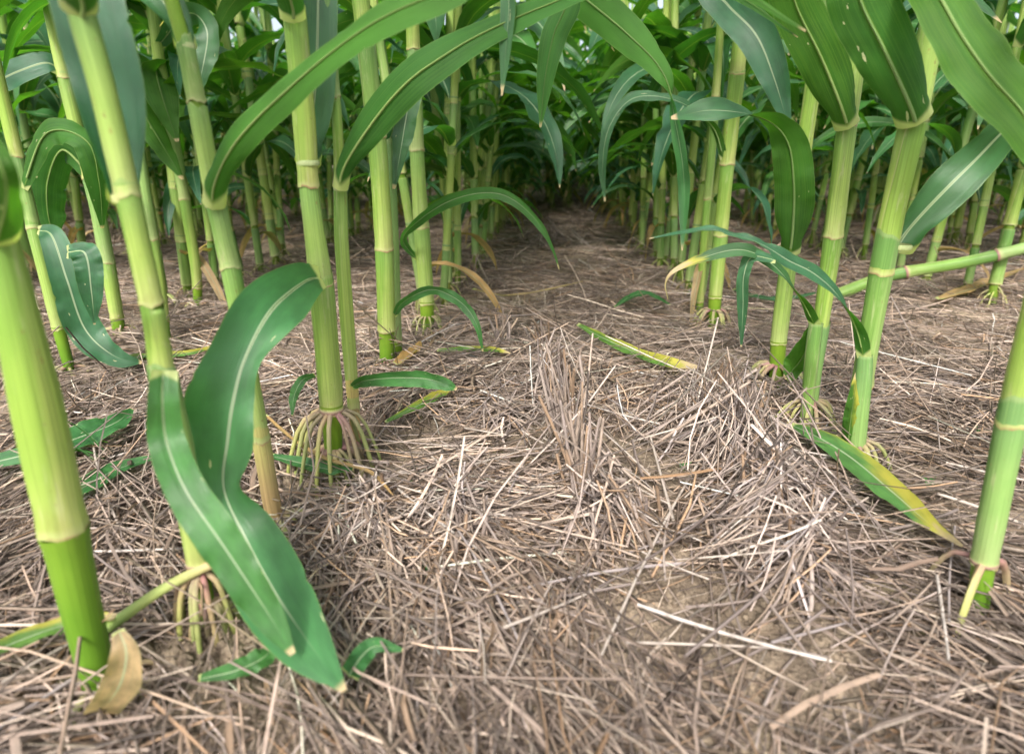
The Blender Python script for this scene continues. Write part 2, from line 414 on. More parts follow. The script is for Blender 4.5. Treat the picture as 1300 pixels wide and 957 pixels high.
# ------------------------------------------------------------------ straw
PAL = np.array([[.42, .345, .300], [.36, .280, .225], [.30, .24, .21], [.22, .178, .160], [.50, .43, .37], [.36, .245, .16], [.13, .103, .092], [.33, .285, .275], [.56, .50, .45]])
PALP = np.array([.17, .17, .17, .16, .08, .06, .10, .07, .02])
def straw_geo(c, th, tilt, L, rad, bend, tint, ns=3, roll=None, lift0=0.0, nseg=3, flat=.75):
    """many straws at once: centres c (n,3), heading, tilt, length, radius"""
    n = len(c); k = nseg+1
    d = np.stack([np.cos(th)*np.cos(tilt), np.sin(th)*np.cos(tilt), np.sin(tilt)], 1)
    s = np.stack([-np.sin(th), np.cos(th), np.zeros(n)], 1); up = np.cross(d, s)
    kink = rng.normal(0, .022, (n, k))*(rng.random((n, 1)) < .6)
    V = np.zeros((n, k, ns+1, 3)); UV = np.zeros((n, k, ns+1, 2))
    a0 = rng.random(n)*6.28
    for i in range(k):
        f = i/nseg*2-1
        ctr = c+d*(f*L/2)[:, None]+s*((bend*(1-f*f)+kink[:, i])*L)[:, None]+up*(bend*.35*(1-f*f)*L)[:, None]
        for j in range(ns+1):
            a = a0+j*2*np.pi/ns
            rr = rad*(1 if abs(f) < .9 else .85)
            V[:, i, j] = ctr+s*(np.cos(a)*rr)[:, None]+up*(np.sin(a)*rr*flat)[:, None]
            UV[:, i, j, 0] = j/ns; UV[:, i, j, 1] = (f+1)*L*4
    F = grid_faces(k, ns+1); F = (F[None]+(np.arange(n)*k*(ns+1))[:, None, None]).reshape(-1, 4)
    T = np.repeat(tint, k*(ns+1), axis=0)
    return V.reshape(-1, 3), F, UV.reshape(-1, 2), T
BALD = [(*ground(a, b)[:2], c) for a, b, c in ((820, 765, .055), (670, 560, .05), (530, 690, .035), (880, 775, .04), (1010, 840, .055), (540, 560, .04), (1180, 600, .08), (640, 480, .05), (620, 385, .12), (422, 605, .055), (262, 800, .05), (300, 840, .05), (985, 495, .05), (1030, 545, .05))]
def straw_field(n, box, Lm, rm, hmax, spread, keep=None, flat=.75):
    x = rng.uniform(box[0], box[1], n); y = rng.uniform(box[2], box[3], n)
    q = np.stack([x, y, np.zeros(n)], 1)-CAM; z = q@cF
    px = CX+FPX*(q@cR)/np.maximum(z, .05); py = CY-FPX*(q@cU)/np.maximum(z, .05)
    ok = (z > .05) & (px > -260) & (px < 1560) & (py < 1250)
    if keep is not None: ok &= keep(x, y)
    # clumpy cover with a few bald patches
    dens = vnoise(x, y, 5.0)*.6+vnoise(x+9, y, 13)*.4
    for bx, by, br in BALD: dens = dens-.55*np.exp(-((x-bx)**2+(y-by)**2)/br**2)
    ok &= rng.random(n) < np.clip((dens-.20)*4.5, .12, 1)
    x, y = x[ok], y[ok]; n = len(x)
    th = vnoise(x+31, y+5, 1.9)*9.0+vnoise(x+11, y+77, 6)*2.5+rng.normal(0, spread, n)
    L = Lm*np.exp(rng.normal(0, .5, n)); L = np.clip(L, .015, .30)
    h = rng.random(n)**1.6*hmax
    tilt = rng.normal(0, .10, n)+rng.normal(0, .35, n)*(rng.random(n) < .10)
    gzv = gz(x, y)
    c = np.stack([x, y, gzv+h+np.abs(np.sin(tilt))*L*.40+.001], 1)
    rad = rm*np.exp(rng.normal(0, .33, n))
    tint = PAL[rng.choice(len(PAL), n, p=PALP)]*np.exp(rng.normal(0, .38, (n, 1)))
    tint = tint*(.62+.50*vnoise(x+3, y+8, 3.1))[:, None]*np.array([.97, .92, .85])
    if flat < .5: tint = tint*np.minimum(1, .27/tint.max(1, keepdims=True))*np.array([1.0, .93, .84]); tilt = tilt*.3; L = np.minimum(L, .11); rad = np.minimum(rad, .0036)
    return straw_geo(c, th, tilt, L, rad, rng.normal(0, .035, n), np.clip(tint, .02, .75), flat=flat)
def joined(parts):
    Vs, Fs, Us, Ts, k = [], [], [], [], 0
    for V, F, U, T in parts:
        Vs.append(V); Fs.append(F+k); Us.append(U); Ts.append(T); k += len(V)
    return np.concatenate(Vs), np.concatenate(Fs), np.concatenate(Us), np.concatenate(Ts)
def thatch(px, py, n, L, spread, steep):
    c = ground(px, py); a = rng.uniform(0, 6.28, n); rr = np.abs(rng.normal(0, spread, n))
    x = c[0]+np.cos(a)*rr; y = c[1]+np.sin(a)*rr
    tilt = -np.clip(rng.normal(steep, .25, n), .05, 1.2); Ls = L*np.exp(rng.normal(0, .35, n))
    z = gz(x, y)+np.abs(np.sin(tilt))*Ls*.5+rng.random(n)*.02
    tint = PAL[rng.choice(len(PAL), n, p=PALP)]*np.exp(rng.normal(0, .22, (n, 1)))
    return straw_geo(np.stack([x, y, z], 1), a+rng.normal(0, .5, n), tilt, Ls, .0013*np.exp(rng.normal(0, .3, n)), rng.normal(0, .05, n), np.clip(tint, .02, .75))
parts = [
    straw_field(25000, (-.85, .95, .10, 1.15), .046, .00068, .016, .75),
    straw_field(12500, (-.85, .95, .10, 1.15), .095, .00102, .026, .6),
    straw_field(1100, (-.85, .95, .10, 1.15), .09, .0030, .026, .7, flat=.16),
    straw_field(19000, (-1.9, 2.0, .9, 2.3), .065, .00095, .018, .75),
    straw_field(8500, (-1.9, 2.0, .9, 2.3), .115, .0012, .026, .6),
    straw_field(1300, (-1.9, 2.0, .9, 2.3), .10, .0032, .026, .7, flat=.16),
    straw_field(26000, (-4.5, 5.0, 2.1, 5.5), .11, .0021, .022, .8),
    straw_field(14000, (-8, 8.5, 5.2, 11), .15, .0038, .025, .9),
    thatch(930, 585, 260, .10, .05, .75), thatch(975, 650, 200, .09, .05, .55), thatch(890, 545, 140, .09, .05, .6), thatch(730, 590, 70, .10, .05, .6),
    thatch(750, 670, 70, .09, .05, .5), thatch(590, 660, 110, .08, .05, .4), thatch(470, 665, 110, .07, .05, .35), thatch(1010, 720, 140, .08, .05, .4),
    thatch(700, 500, 100, .09, .05, .6), thatch(640, 545, 90, .08, .05, .4), thatch(700, 310, 120, .12, .12, .5), thatch(300, 560, 100, .09, .06, .4),
]
V, F, U, T = joined(parts)
mulch = obj('straw_mulch', mesh('straw_mulch', V, F, U, M_STRAW, T))
tag(mulch, 'weathered grey brown straw and chaff matted over the soil between the corn rows', 'straw', kind='stuff')

# crumbs of soil showing in the gaps of the mat
n = 9000
cx_ = rng.uniform(-.8, .9, n); cy_ = .2+2.0*rng.random(n)**1.5
for bx, by, br in BALD:
    k = rng.integers(0, n, 420); cx_[k] = bx+rng.normal(0, br, 420); cy_[k] = by+rng.normal(0, br, 420)
th6 = np.linspace(0, 2*np.pi, 7)
rr_ = .0017*np.exp(rng.normal(0, .6, n))
Vc = np.zeros((n, 4, 7, 3))
for i, (hh, kk) in enumerate(((-.3, .8), (.15, 1.0), (.6, .75), (.85, .05))):
    jit = rng.uniform(.7, 1.3, (n, 7)); jit[:, 6] = jit[:, 0]
    Vc[:, i, :, 0] = cx_[:, None]+np.cos(th6)*jit*kk*rr_[:, None]; Vc[:, i, :, 1] = cy_[:, None]+np.sin(th6)*jit*kk*rr_[:, None]
    Vc[:, i, :, 2] = (gz(cx_, cy_)+hh*rr_*1.3)[:, None]
Fc = (grid_faces(4, 7)[None]+(np.arange(n)*28)[:, None, None]).reshape(-1, 4)
tag(obj('soil_crumbs', mesh('soil_crumbs', Vc.reshape(-1, 3), Fc, None, M_SOIL)), 'brown crumbs of soil scattered in gaps of the straw', 'soil', kind='stuff')

def one_straw(p0, p1, r, tint, bend=0.0, sag=0.0):
    p0 = np.asarray(p0); p1 = np.asarray(p1); d = p1-p0; s = nrm(np.cross(d, [0, 0, 1.0]))
    f = np.linspace(0, 1, 5)[:, None]
    pts = p0+d*f+s*bend*4*f*(1-f)*np.linalg.norm(d)-np.array([0, 0, 1])*sag*4*f*(1-f)
    V, F, U = tube(pts, np.linspace(r, r*.8, 5), 6)
    U = U*np.array([1, np.linalg.norm(d)*8]); 
    return V, F, U, np.repeat([tint], len(V), 0)
def straw_obj(name, p0, p1, r, tint, parent=None, bend=0.0, origin=None):
    V, F, U, T = one_straw(p0, p1, r, tint, bend)
    o = np.asarray(origin if origin is not None else (np.asarray(p0)+np.asarray(p1))/2)
    ob = obj(name, mesh(name, V-o, F, U, M_STRAW, T), parent)
    if parent is None: ob.location = o
    return ob
def loose(o, c):
    k, g_ = (('long bleached cream straw stem lying loose on top of the straw mat', 'bleached loose straw stems') if c in (0, 4, 8) else
             ('long tan brown straw stem lying loose on top of the straw mat', 'tan loose straw stems') if c in (1, 5) else
             ('long weathered grey straw stem lying loose on top of the straw mat', 'weathered grey loose straw stems'))
    return tag(o, k, 'straw', g_)
# loose stems picked out of the photograph (both ends), then more strewn by chance
for (x0, y0, x1, y1, w, c) in [
    (902, 563, 763, 832, 6, 4), (640, 796, 770, 742, 6, 4), (795, 815, 985, 822, 6, 4), (900, 652, 760, 745, 6, 6),
    (905, 660, 945, 815, 5, 3), (505, 620, 612, 700, 6, 8), (540, 615, 660, 815, 6, 7), (482, 728, 610, 770, 7, 3),
    (460, 762, 600, 822, 7, 6), (690, 556, 850, 640, 4, 4), (700, 740, 640, 865, 5, 0), (560, 640, 670, 640, 4, 1),
    (980, 815, 1075, 790, 6, 7), (1160, 775, 1115, 865, 5, 0), (1030, 640, 1050, 720, 5, 4), (1130, 790, 1195, 725, 5, 1),
    (110, 695, 220, 770, 5, 3), (118, 562, 150, 665, 5, 4), (600, 590, 700, 566, 4, 4),
    (1060, 860, 985, 742, 5, 1), (870, 770, 960, 760, 5, 2), (770, 600, 640, 640, 5, 3), (815, 700, 900, 735, 5, 4),
    (735, 330, 760, 350, 5, 4), (640, 600, 560, 560, 4, 0), (980, 560, 1010, 640, 5, 4), (560, 730, 600, 660, 4, 1)]:
    a = ground(x0, y0, .022+.012*rng.random()); b = ground(x1, y1, .018+.008*rng.random())
    r = w*.45*zcam((a+b)/2)/FPX
    loose(straw_obj('straw_stem', a, b, r*.72, PAL[c]*.80, bend=rng.normal(0, .02)), c)
for _ in range(110):
    px = rng.uniform(60, 1280); py = 300+500*rng.random()**.8
    if 220 < px < 460 and py > 590: continue
    a = ground(px, py, .024); th = rng.uniform(0, 6.28); L = rng.uniform(.07, .17)
    b = a+np.array([math.cos(th)*L, math.sin(th)*L, 0]); b[2] = gz(b[0], b[1])+rng.uniform(.010, .035)
    c = int(rng.choice([0, 1, 4, 2, 7, 8, 3, 3])); loose(straw_obj('straw_stem', a, b, rng.uniform(.0011, .0020), PAL[c]*.82, bend=rng.normal(0, .025)), c)

# stubble tufts of the last cereal crop: upright cut stems, each stem a part
def tuft(px, py, n, h, spread, label, lean=(0, 0)):
    c = ground(px, py); e = thing('stubble_tuft', label, 'stubble', c, 'stubble tufts of the old crop')
    for _ in range(n):
        b = np.array([rng.normal(0, spread*.5), rng.normal(0, spread), 0]); b[2] = gz(c[0]+b[0], c[1]+b[1])-c[2]-.004
        hh = h*rng.uniform(.45, 1.1)
        tpt = b+np.array([rng.normal(lean[0], .15)*hh, rng.normal(lean[1], .16)*hh, hh])
        straw_obj('stem', b, tpt, rng.uniform(.0014, .0026), np.clip(PAL[rng.choice([0, 1, 5, 5, 3, 1, 2])]*rng.uniform(.6, 1.0), 0, .7), e, rng.normal(0, .03), origin=(0, 0, 0))
TUFTS = [(702, 500, 14, .11, .022, 'upright straw stubble tuft rising from the middle of the straw lane'),
    (722, 560, 22, .15, .025, 'tall dense stubble tuft mid lane behind the bare sandy patch'),
    (742, 640, 22, .14, .022, 'leaning stubble tuft right beside the bare sandy patch'),
    (930, 570, 34, .13, .03, 'thick bristling stubble clump near the stalk with the folded leaf'),
    (905, 525, 20, .12, .03, 'stubble clump behind the thickest bristling clump'),
    (960, 640, 20, .09, .03, 'short thatched stubble clump in front of the bristling clump'),
    (1010, 690, 14, .07, .03, 'low ragged stubble clump near the yellow edged leaf on the ground'),
    (640, 440, 8, .10, .02, 'sparse stubble tuft beside the arching light green leaf tip'),
    (695, 445, 9, .085, .02, 'thin stubble tuft behind the fallen pale leaf'),
    (590, 700, 12, .07, .025, 'short stubble tuft next to the big draped leaf'),
    (470, 650, 10, .06, .03, 'short stubble tuft in front of the splayed brace roots'),
    (680, 300, 9, .10, .03, 'stubble tuft far up the straw lane between the corn rows'),
    (735, 290, 9, .10, .03, 'stubble tuft far up the straw lane under hanging leaves'),
    (600, 345, 7, .08, .02, 'small stubble tuft at the foot of the corn row'),
    (815, 660, 12, .06, .03, 'broken down stubble tuft on the bare sandy patch')]
for (px, py, n, h, s, lab) in TUFTS: tuft(px, py, int(n*1.6), h*.92, s*.8, lab, (rng.normal(0, .15), rng.normal(-.1, .1)))

# ------------------------------------------------------------------ corn plants
def roots(parent, c, n, h, r0, reach, mat=None, seed=0, kr=1.0):
    """brace roots round the axis point c (local), from height h down into the soil"""
    r = np.random.default_rng(seed)
    for i in range(n):
        a = i*2*np.pi/n+r.normal(0, .18); rr = reach*r.uniform(.75, 1.2)
        d = np.array([math.cos(a), math.sin(a), 0])
        p = [np.array(c)+d*r0*.7+np.array([0, 0, h]), np.array(c)+d*(r0+rr*.5)+np.array([0, 0, h*.80+.002]), np.array(c)+d*(r0+rr*.88)+np.array([0, 0, h*.22]), np.array(c)+d*(r0+rr)+np.array([0, 0, -.012])]
        q = spline(p, 8); rad = np.linspace(1, .72, 8)*r.uniform(.0027, .0042)*kr
        V, F, U = tube(q, rad, 6); obj('brace_root', mesh('brace_root', V, F, 1-U, mat or (M_ROOT if r.random() < .7 else M_ROOTP)), parent)

def hero_leaf(spec, Y, org, parent):
    """spec: pts [(px,py,dY)], hw in pixels, roll in degrees (0 = upper side to the camera, 180 = underside)"""
    pts = spec['p']; P3 = np.array([onY(a, b, Y+c) for a, b, c in pts])
    for i, lf_ in spec.get('lift', {}).items(): P3[i] = ground(pts[i][0], pts[i][1], lf_)
    hw = np.array(spec['w'], float)*np.array([zcam(q) for q in P3])/FPX
    roll = np.array(spec['roll'] if isinstance(spec['roll'], (list, tuple)) else [spec['roll']]*len(pts), float)
    if hw[-1] > .3*hw.max():      # a blade that leaves the frame still runs on to its tip
        d_ = nrm(P3[-1]-P3[-2]); q1 = P3[-1]+nrm(d_+np.array([0, 0, -.25]))*.13; q2 = q1+nrm(d_+np.array([0, 0, -.7]))*.13
        P3 = np.vstack([P3, q1, q2]); hw = np.concatenate([hw, [hw[-1]*.65, .0008]]); roll = np.concatenate([roll, roll[-1:], roll[-1:]])
    t = nrm(np.gradient(P3, axis=0)); vd = nrm(CAM-P3)
    s0 = nrm(np.cross(vd, t)); n0 = np.cross(t, s0)
    side = s0*np.cos(np.radians(roll))[:, None]+n0*np.sin(np.radians(roll))[:, None]
    V, F, U = leaf_geo(P3, side, hw, spec.get('nv', 64), 11, spec.get('r', 0)*zcam(P3[0])/FPX, spec.get('cup', 45), spec.get('ruf', .004), spec.get('waves', 5), spec.get('seed', 1), spec.get('wrap', 190),
        hr=np.array(spec['wr'], float)*np.array([zcam(q) for q in P3])/FPX if 'wr' in spec else None, rib_out=(ro := []))
    o = obj('leaf', mesh('leaf', V-org, F, U, spec.get('m', M_LEAF)), parent)
    q, nq, f = ro[0]; k0 = 3; rm_ = f*min(.0026, max(hw)*.075); q = q-nq*(rm_*.9+.0012)[:, None]
    V, F, U = tube(q[k0:]-org, rm_[k0:], 6); obj('midrib', mesh('midrib', V, F, U, M_MIDRIB), o)
    if spec.get('r', 0):      # pale collar band where the blade leaves its sheath
        rc = spec['r']*zcam(P3[0])/FPX; ax_ = np.array([0, 0, 1.0])
        base = onY(pts[0][0], pts[0][1], Y)
        V, F, U = tube(np.array([base-ax_*.004, base-ax_*.001, base+ax_*.002])-org, rc*np.array([.90, .95, .88])/math.sqrt(1+((pts[0][0]-CX)/FPX)**2), 18)
        obj('collar', mesh('collar', V, F, U, M_COLLAR), o)
    if 'lab' in spec: o['label'] = spec['lab']
    return o

def upper_part(parent, p, d, r, org, nleaf, az, seed, zmax=2.05):
    """the stalk above the frame: sheaths and arching leaves up to the tassel height"""
    rr = np.random.default_rng(seed); d = nrm(d); i = 0; p = np.array(p, float)
    while p[2] < zmax:
        d = nrm(d*.75+np.array([0, 0, 1])*.25)
        L = rr.uniform(.15, .19); q = p+d*L
        V, F, U = tube(np.linspace(p, q+d*.01, 7), r*stem_profile(7, 'sheath'), 10)
        obj('sheath', mesh('sheath', V-org, F, U, M_SHEATH), parent)
        if p[2] > .62 and nleaf > 0:
            V, F, U = arch_leaf(q, az+(i % 2)*math.pi+rr.normal(0, .35), rr.uniform(.5, .75), rr.uniform(.032, .042), rr.uniform(62, 75), rr.uniform(-45, -10), r, 24, 7, seed*31+i, 1.3)
            obj('leaf', mesh('leaf', V-org, F, U, M_LEAF), parent); nleaf -= 1
        i += 1; p = q; r *= .95

def hero(name_label, path, w, segs, leaves=(), rt=(), seed=0, upper=5, az=None, group=None, zmax=1.2, rings=(), strips=()):
    path = np.array(path, float)
    b = ground(*path[0]); b = b; Y = b[1]; org = b.copy()
    e = thing('corn_plant', name_label, 'corn plant', org, group)
    ys = path[:, 1]; o = np.argsort(ys)
    yy, xx, ww = ys[o], path[o, 0], np.array(w, float)[o]*.95
    def sm(v, arr):      # light smoothing of the traced centre line
        return (np.interp(v, yy, arr)*2+np.interp(v-14, yy, arr)+np.interp(v+14, yy, arr))/4
    def axis(y): return onY(sm(y, xx), y, Y)
    def rad(y):
        return sm(y, ww)/2*zcam(axis(y))/FPX/math.sqrt(1+((sm(y, xx)-CX)/FPX)**2)
    # inner stalk
    yv = np.linspace(ys.max()+6, ys.min(), 16)
    c = np.array([axis(y) for y in yv]); rv = np.array([rad(y) for y in yv])*.82
    c = np.vstack([c[:1]-[0, 0, .04], c]); rv = np.concatenate([rv[:1], rv])
    V, F, U = tube(c, rv, 12); obj('stalk', mesh('stalk', V-org, F, U, M_NODE), e)
    for sg in segs:
        y0, y1, kind = sg[:3]; k = sg[3] if len(sg) > 3 else 1.0
        n = 14; yv = np.linspace(y0, y1, n); c = np.array([axis(y) for y in yv]); rv = np.array([rad(y) for y in yv])*k
        if y0 >= ys.max()-2: c = np.vstack([c[:1]-[0, 0, .03], c]); rv = np.concatenate([rv[:1], rv]); n += 1
        prof = stem_profile(n, 'sheath' if kind != 'internode' else 'internode')
        V, F, U = tube(c, rv*prof, 18)
        if kind != 'internode':
            rg = np.random.default_rng(int(y0)+seed); V = V.reshape(-1, 19, 3); ph_ = rg.random()*6.28; tt_ = np.linspace(0, 2*np.pi, 19)
            V[-1] += (nrm(c[-1]-c[-2])[None]*((np.cos(tt_+ph_)*.006)+.0015*np.sin(5*tt_+ph_))[:, None])
            V[0] += (nrm(c[1]-c[0])[None]*(.0016*np.sin(3*tt_+ph_)+.0008*np.sin(7*tt_))[:, None]); V = V.reshape(-1, 3)
        mt = {'sheath': M_SHEATH, 'green': M_SHEATHG, 'internode': M_NODE, 'dry': M_DRYSH}[kind]
        nm = {'sheath': 'sheath', 'green': 'sheath', 'internode': 'internode', 'dry': 'dry_sheath'}[kind]
        obj(nm, mesh(nm, V-org, F, U, mt), e)
        if kind != 'internode':      # swollen node ring below the sheath
            pass
    for (sp_, sw_, dy_, mt_) in strips:      # loose outer sheath standing in front of the stalk
        c = spline([onY(a_, b_, Y+dy_) for a_, b_ in sp_], 16); rv = spline(np.array(sw_, float)[:, None], 16)[:, 0]/2*np.array([zcam(q) for q in c])/FPX
        V, F, U = tube(c, rv, 14); obj('sheath', mesh('sheath', V-org, F, U, mt_), e)
    for y in rings:
        yv = np.linspace(y+3, y-4, 5); c = np.array([axis(v) for v in yv]); rv = np.array([rad(v) for v in yv])*np.array([1.0, 1.10, 1.13, 1.10, 1.0])
        V, F, U = tube(c, rv, 18); obj('node_ring', mesh('node_ring', V-org, F, U, M_RING), e)
    for i, lf in enumerate(leaves):
        lf = dict(lf); lf.setdefault('seed', seed*17+i); hero_leaf(lf, Y, org, e)
    for (y, n, reach, k) in rt:
        c = axis(y); roots(e, (c-org)*np.array([1, 1, 0]), n, c[2]-org[2], rad(y)*.8, reach, seed=seed+int(y), kr=k)
    if upper:
        top = axis(ys.min()); d = top-axis(ys.min()+60)
        upper_part(e, top, d, rad(ys.min()), org, upper, az if az is not None else 0.3*seed, seed, zmax)
    return e

def seg3(p, dy): return p
H_ = []
H_.append(hero('thick blurred corn stalk with bright lower internode and brown dry husk at its foot',
    [(128, 874), (105, 780), (80, 668), (45, 505), (12, 360), (-4, 290)], [48, 56, 68, 76, 62, 54],
    [(880, 672, 'internode'), (672, 290, 'sheath')],
    [dict(p=[(-2, 292, -.005), (4, 265, -.02), (6, 225, -.05), (-20, 180, -.05), (-90, 150, -.06)], w=[16, 17, 16, 15, 12], roll=180, r=22)],
    [(862, 9, .03, 1)], seed=1, upper=2, az=math.pi*.95))
# dry husk at its foot
b = H_[0]
V, F, U = leaf_geo([P(150, 800, .425)-np.array(b.location), P(160, 830, .425)-np.array(b.location), P(152, 870, .43)-np.array(b.location), P(128, 905, .435)-np.array(b.location)], [[1, .5, .2]]*4, [.004, .011, .014, .012], 16, 7, 0, 90, .004, 2, 5)
obj('dry_husk', mesh('dry_husk', V, F, U, M_LEAFB), b)
H_.append(hero('leaning corn stalk with clasping leaf collar and torn low leaf hanging against the draped leaf',
    [(266, 790), (262, 755), (252, 712), (226, 560), (206, 472), (193, 385), (165, 260), (130, 110), (95, -12)], [22, 26, 33, 37, 36, 34, 36, 40, 42],
    [(800, 712, 'internode', .8), (716, 480, 'sheath'), (600, 466, 'green', 1.12), (470, 384, 'sheath', .97), (386, 238, 'sheath'), (250, 5, 'sheath', 1.0)],
    [dict(p=[(158, 250, .0), (154, 215, .02), (140, 120, .035), (118, 30, .04), (100, -50, .05)], w=[18, 32, 40, 42, 40], roll=0, r=19, cup=60, ruf=.003, waves=2),
     dict(p=[(208, 470, -.02), (207, 510, -.03), (212, 560, -.035), (236, 622, -.06), (283, 692, -.10), (338, 775, -.14), (372, 830, -.165)], w=[17, 19, 22, 24, 26, 20, 4], roll=[-30, -20, -15, -10, 5, 10, 10], cup=75, ruf=.005, m=M_LEAFP, lift={4: .15, 5: .10, 6: .07}),
     dict(p=[(100, 8, 0), (95, -20, -.01), (60, -80, -.03), (0, -130, -.04)], w=[20, 36, 36, 30], roll=180, r=21)],
    [(724, 14, .022, .85), (762, 10, .016, .85)], seed=2, upper=2, az=2.6, rings=(713,)))
H_.append(hero('corn stalk with withered brown sheath at its foot behind the big draped leaf',
    [(352, 668), (345, 640), (332, 560), (318, 480), (300, 375), (275, 262), (250, 130), (236, 60), (212, -15)], [20, 25, 25, 24, 28, 28, 27, 26, 26],
    [(672, 545, 'dry'), (560, 338, 'sheath', .98), (340, 250, 'green'), (256, 128, 'sheath'), (130, 52, 'green')],
    [dict(p=[(272, 258, -.008), (278, 225, -.018), (310, 170, -.03), (370, 112, -.04), (430, 62, -.05), (490, 22, -.06), (560, -8, -.06), (650, -40, -.05)], w=[12, 16, 21, 22, 22, 24, 24, 18], roll=[178, 172, 155, 140, 135, 145, 150, 150], r=14, m=M_LEAFL, ruf=.003),
     dict(p=[(236, 58, .005), (225, 25, .02), (195, -15, .03), (150, -60, .05)], w=[13, 22, 26, 24], roll=10, r=13)],
    [(655, 8, .03, 1)], seed=3, upper=2, az=2.9))
H_.append(hero('stout corn stalk on two tiers of splayed brace roots with one huge leaf draped sideways',
    [(424, 598), (423, 560), (420, 500), (408, 360), (392, 240), (386, 150), (378, 60), (371, -15)], [24, 26, 33, 34, 27, 32, 32, 32],
    [(606, 512, 'internode', .95), (524, 350, 'sheath'), (362, 236, 'sheath', .95), (238, 14, 'sheath')],
    [dict(p=[(408, 352, -.015), (388, 357, -.06), (346, 392, -.15), (313, 452, -.195), (297, 508, -.215), (289, 560, -.225), (284, 620, -.235), (311, 682, -.25), (347, 748, -.27), (392, 815, -.29), (438, 876, -.31)], w=[14, 26, 42, 44, 54, 46, 38, 40, 45, 36, 4], wr=[14, 24, 38, 20, 25, 34, 25, 40, 43, 28, 3], roll=[5, 5, 0, 0, 5, 10, 25, 20, 5, 0, 0], cup=46, ruf=.016, waves=3.8, nv=80, seed=5, m=M_LEAFP, lift={8: .074, 9: .066, 10: .056}, lab='huge pale green leaf draped down to the ground'),
     dict(p=[(391, 206, .004), (396, 160, .03), (402, 80, .04), (404, 0, .05), (404, -60, .06)], w=[12, 23, 25, 24, 22], roll=5, r=16, cup=60, ruf=.002),
     dict(p=[(372, 22, -.01), (368, 0, -.02), (352, -40, -.05), (320, -80, -.10)], w=[15, 24, 30, 28], roll=180, r=16),
     dict(p=[(400, 476, -.005), (384, 482, -.03), (373, 503, -.04), (371, 528, -.05)], w=[3, 6, 6, 1], roll=20, m=M_LEAFL)],
    [(520, 15, .046, .95), (568, 15, .030, 1.1)], seed=4, upper=2, az=.2, rings=(520,)))
H_.append(hero('slender pink footed corn stalk close beside the stout brace rooted stalk',
    [(453, 572), (450, 530), (440, 400), (433, 300), (432, 235), (428, 150), (420, 60), (415, -15)], [12, 15, 20, 19, 18, 15, 14, 14],
    [(575, 480, 'dry'), (520, 232, 'sheath'), (300, 120, 'sheath', .92), (124, -15, 'green')],
    [dict(p=[(432, 238, -.012), (440, 208, -.02), (478, 150, -.03), (518, 105, -.04), (560, 74, -.04), (612, 44, -.03), (690, 10, -.02), (770, -16, 0)], w=[10, 15, 22, 25, 23, 19, 16, 12], roll=[180, 175, 165, 160, 165, 150, 140, 140], r=10, ruf=.003),
     dict(p=[(446, 492, -.008), (462, 484, -.03), (500, 480, -.06), (540, 481, -.075), (566, 488, -.08), (580, 494, -.08)], w=[4, 8, 11, 12, 9, 2], roll=25, m=M_LEAFL, cup=70),
     dict(p=[(415, -60, 0), (470, -190, 0), (560, -200, -.02), (630, -100, -.03), (645, -10, -.03), (642, 60, -.03), (637, 122, -.03)], w=[8, 14, 18, 16, 13, 9, 1], roll=[180, 160, 60, 60, 40, 30, 30])],
    [(560, 6, .025, 1)], seed=5, upper=2, az=.5))
H_.append(hero('corn stalk with dark glossy lowest internode and orange stained sheath',
    [(491, 472), (491, 418), (488, 315), (480, 190), (465, 60), (456, -15)], [20, 24, 25, 26, 25, 24],
    [(476, 418, 'internode', .9), (420, 312, 'sheath'), (318, 172, 'sheath', .98), (176, 52, 'green'), (56, -15, 'sheath')],
    [dict(p=[(476, 178, .004), (500, 130, .03), (520, 110, .06), (512, 170, .05), (500, 240, .04)], w=[10, 14, 16, 14, 2], roll=20),
     dict(p=[(452, -60, 0), (520, -190, 0), (620, -190, 0), (690, -110, -.02), (722, -15, -.03), (703, 45, -.03), (692, 100, -.03), (686, 162, -.03)], w=[8, 16, 20, 20, 19, 17, 12, 1], roll=[180, 160, 100, 60, 200, 195, 190, 190]),
     dict(p=[(500, 402, .0), (512, 384, -.02), (548, 368, -.05), (585, 384, -.08), (605, 412, -.1), (613, 446, -.1)], w=[3, 6, 7, 8, 5, 1], roll=30, m=M_LEAFL)],
    [(456, 10, .022, .8)], seed=6, upper=2, az=.1))
H_.append(hero('thin side tiller hugging the stalk with the orange stained sheath',
    [(506, 458), (503, 400), (500, 300), (495, 180)], [11, 13, 14, 12],
    [(462, 432, 'internode'), (434, 180, 'green')], [dict(p=[(495, 182, 0), (505, 150, .02), (530, 110, .05), (545, 100, .08)], w=[6, 9, 9, 2], roll=10, r=6)], [], seed=7, upper=0))
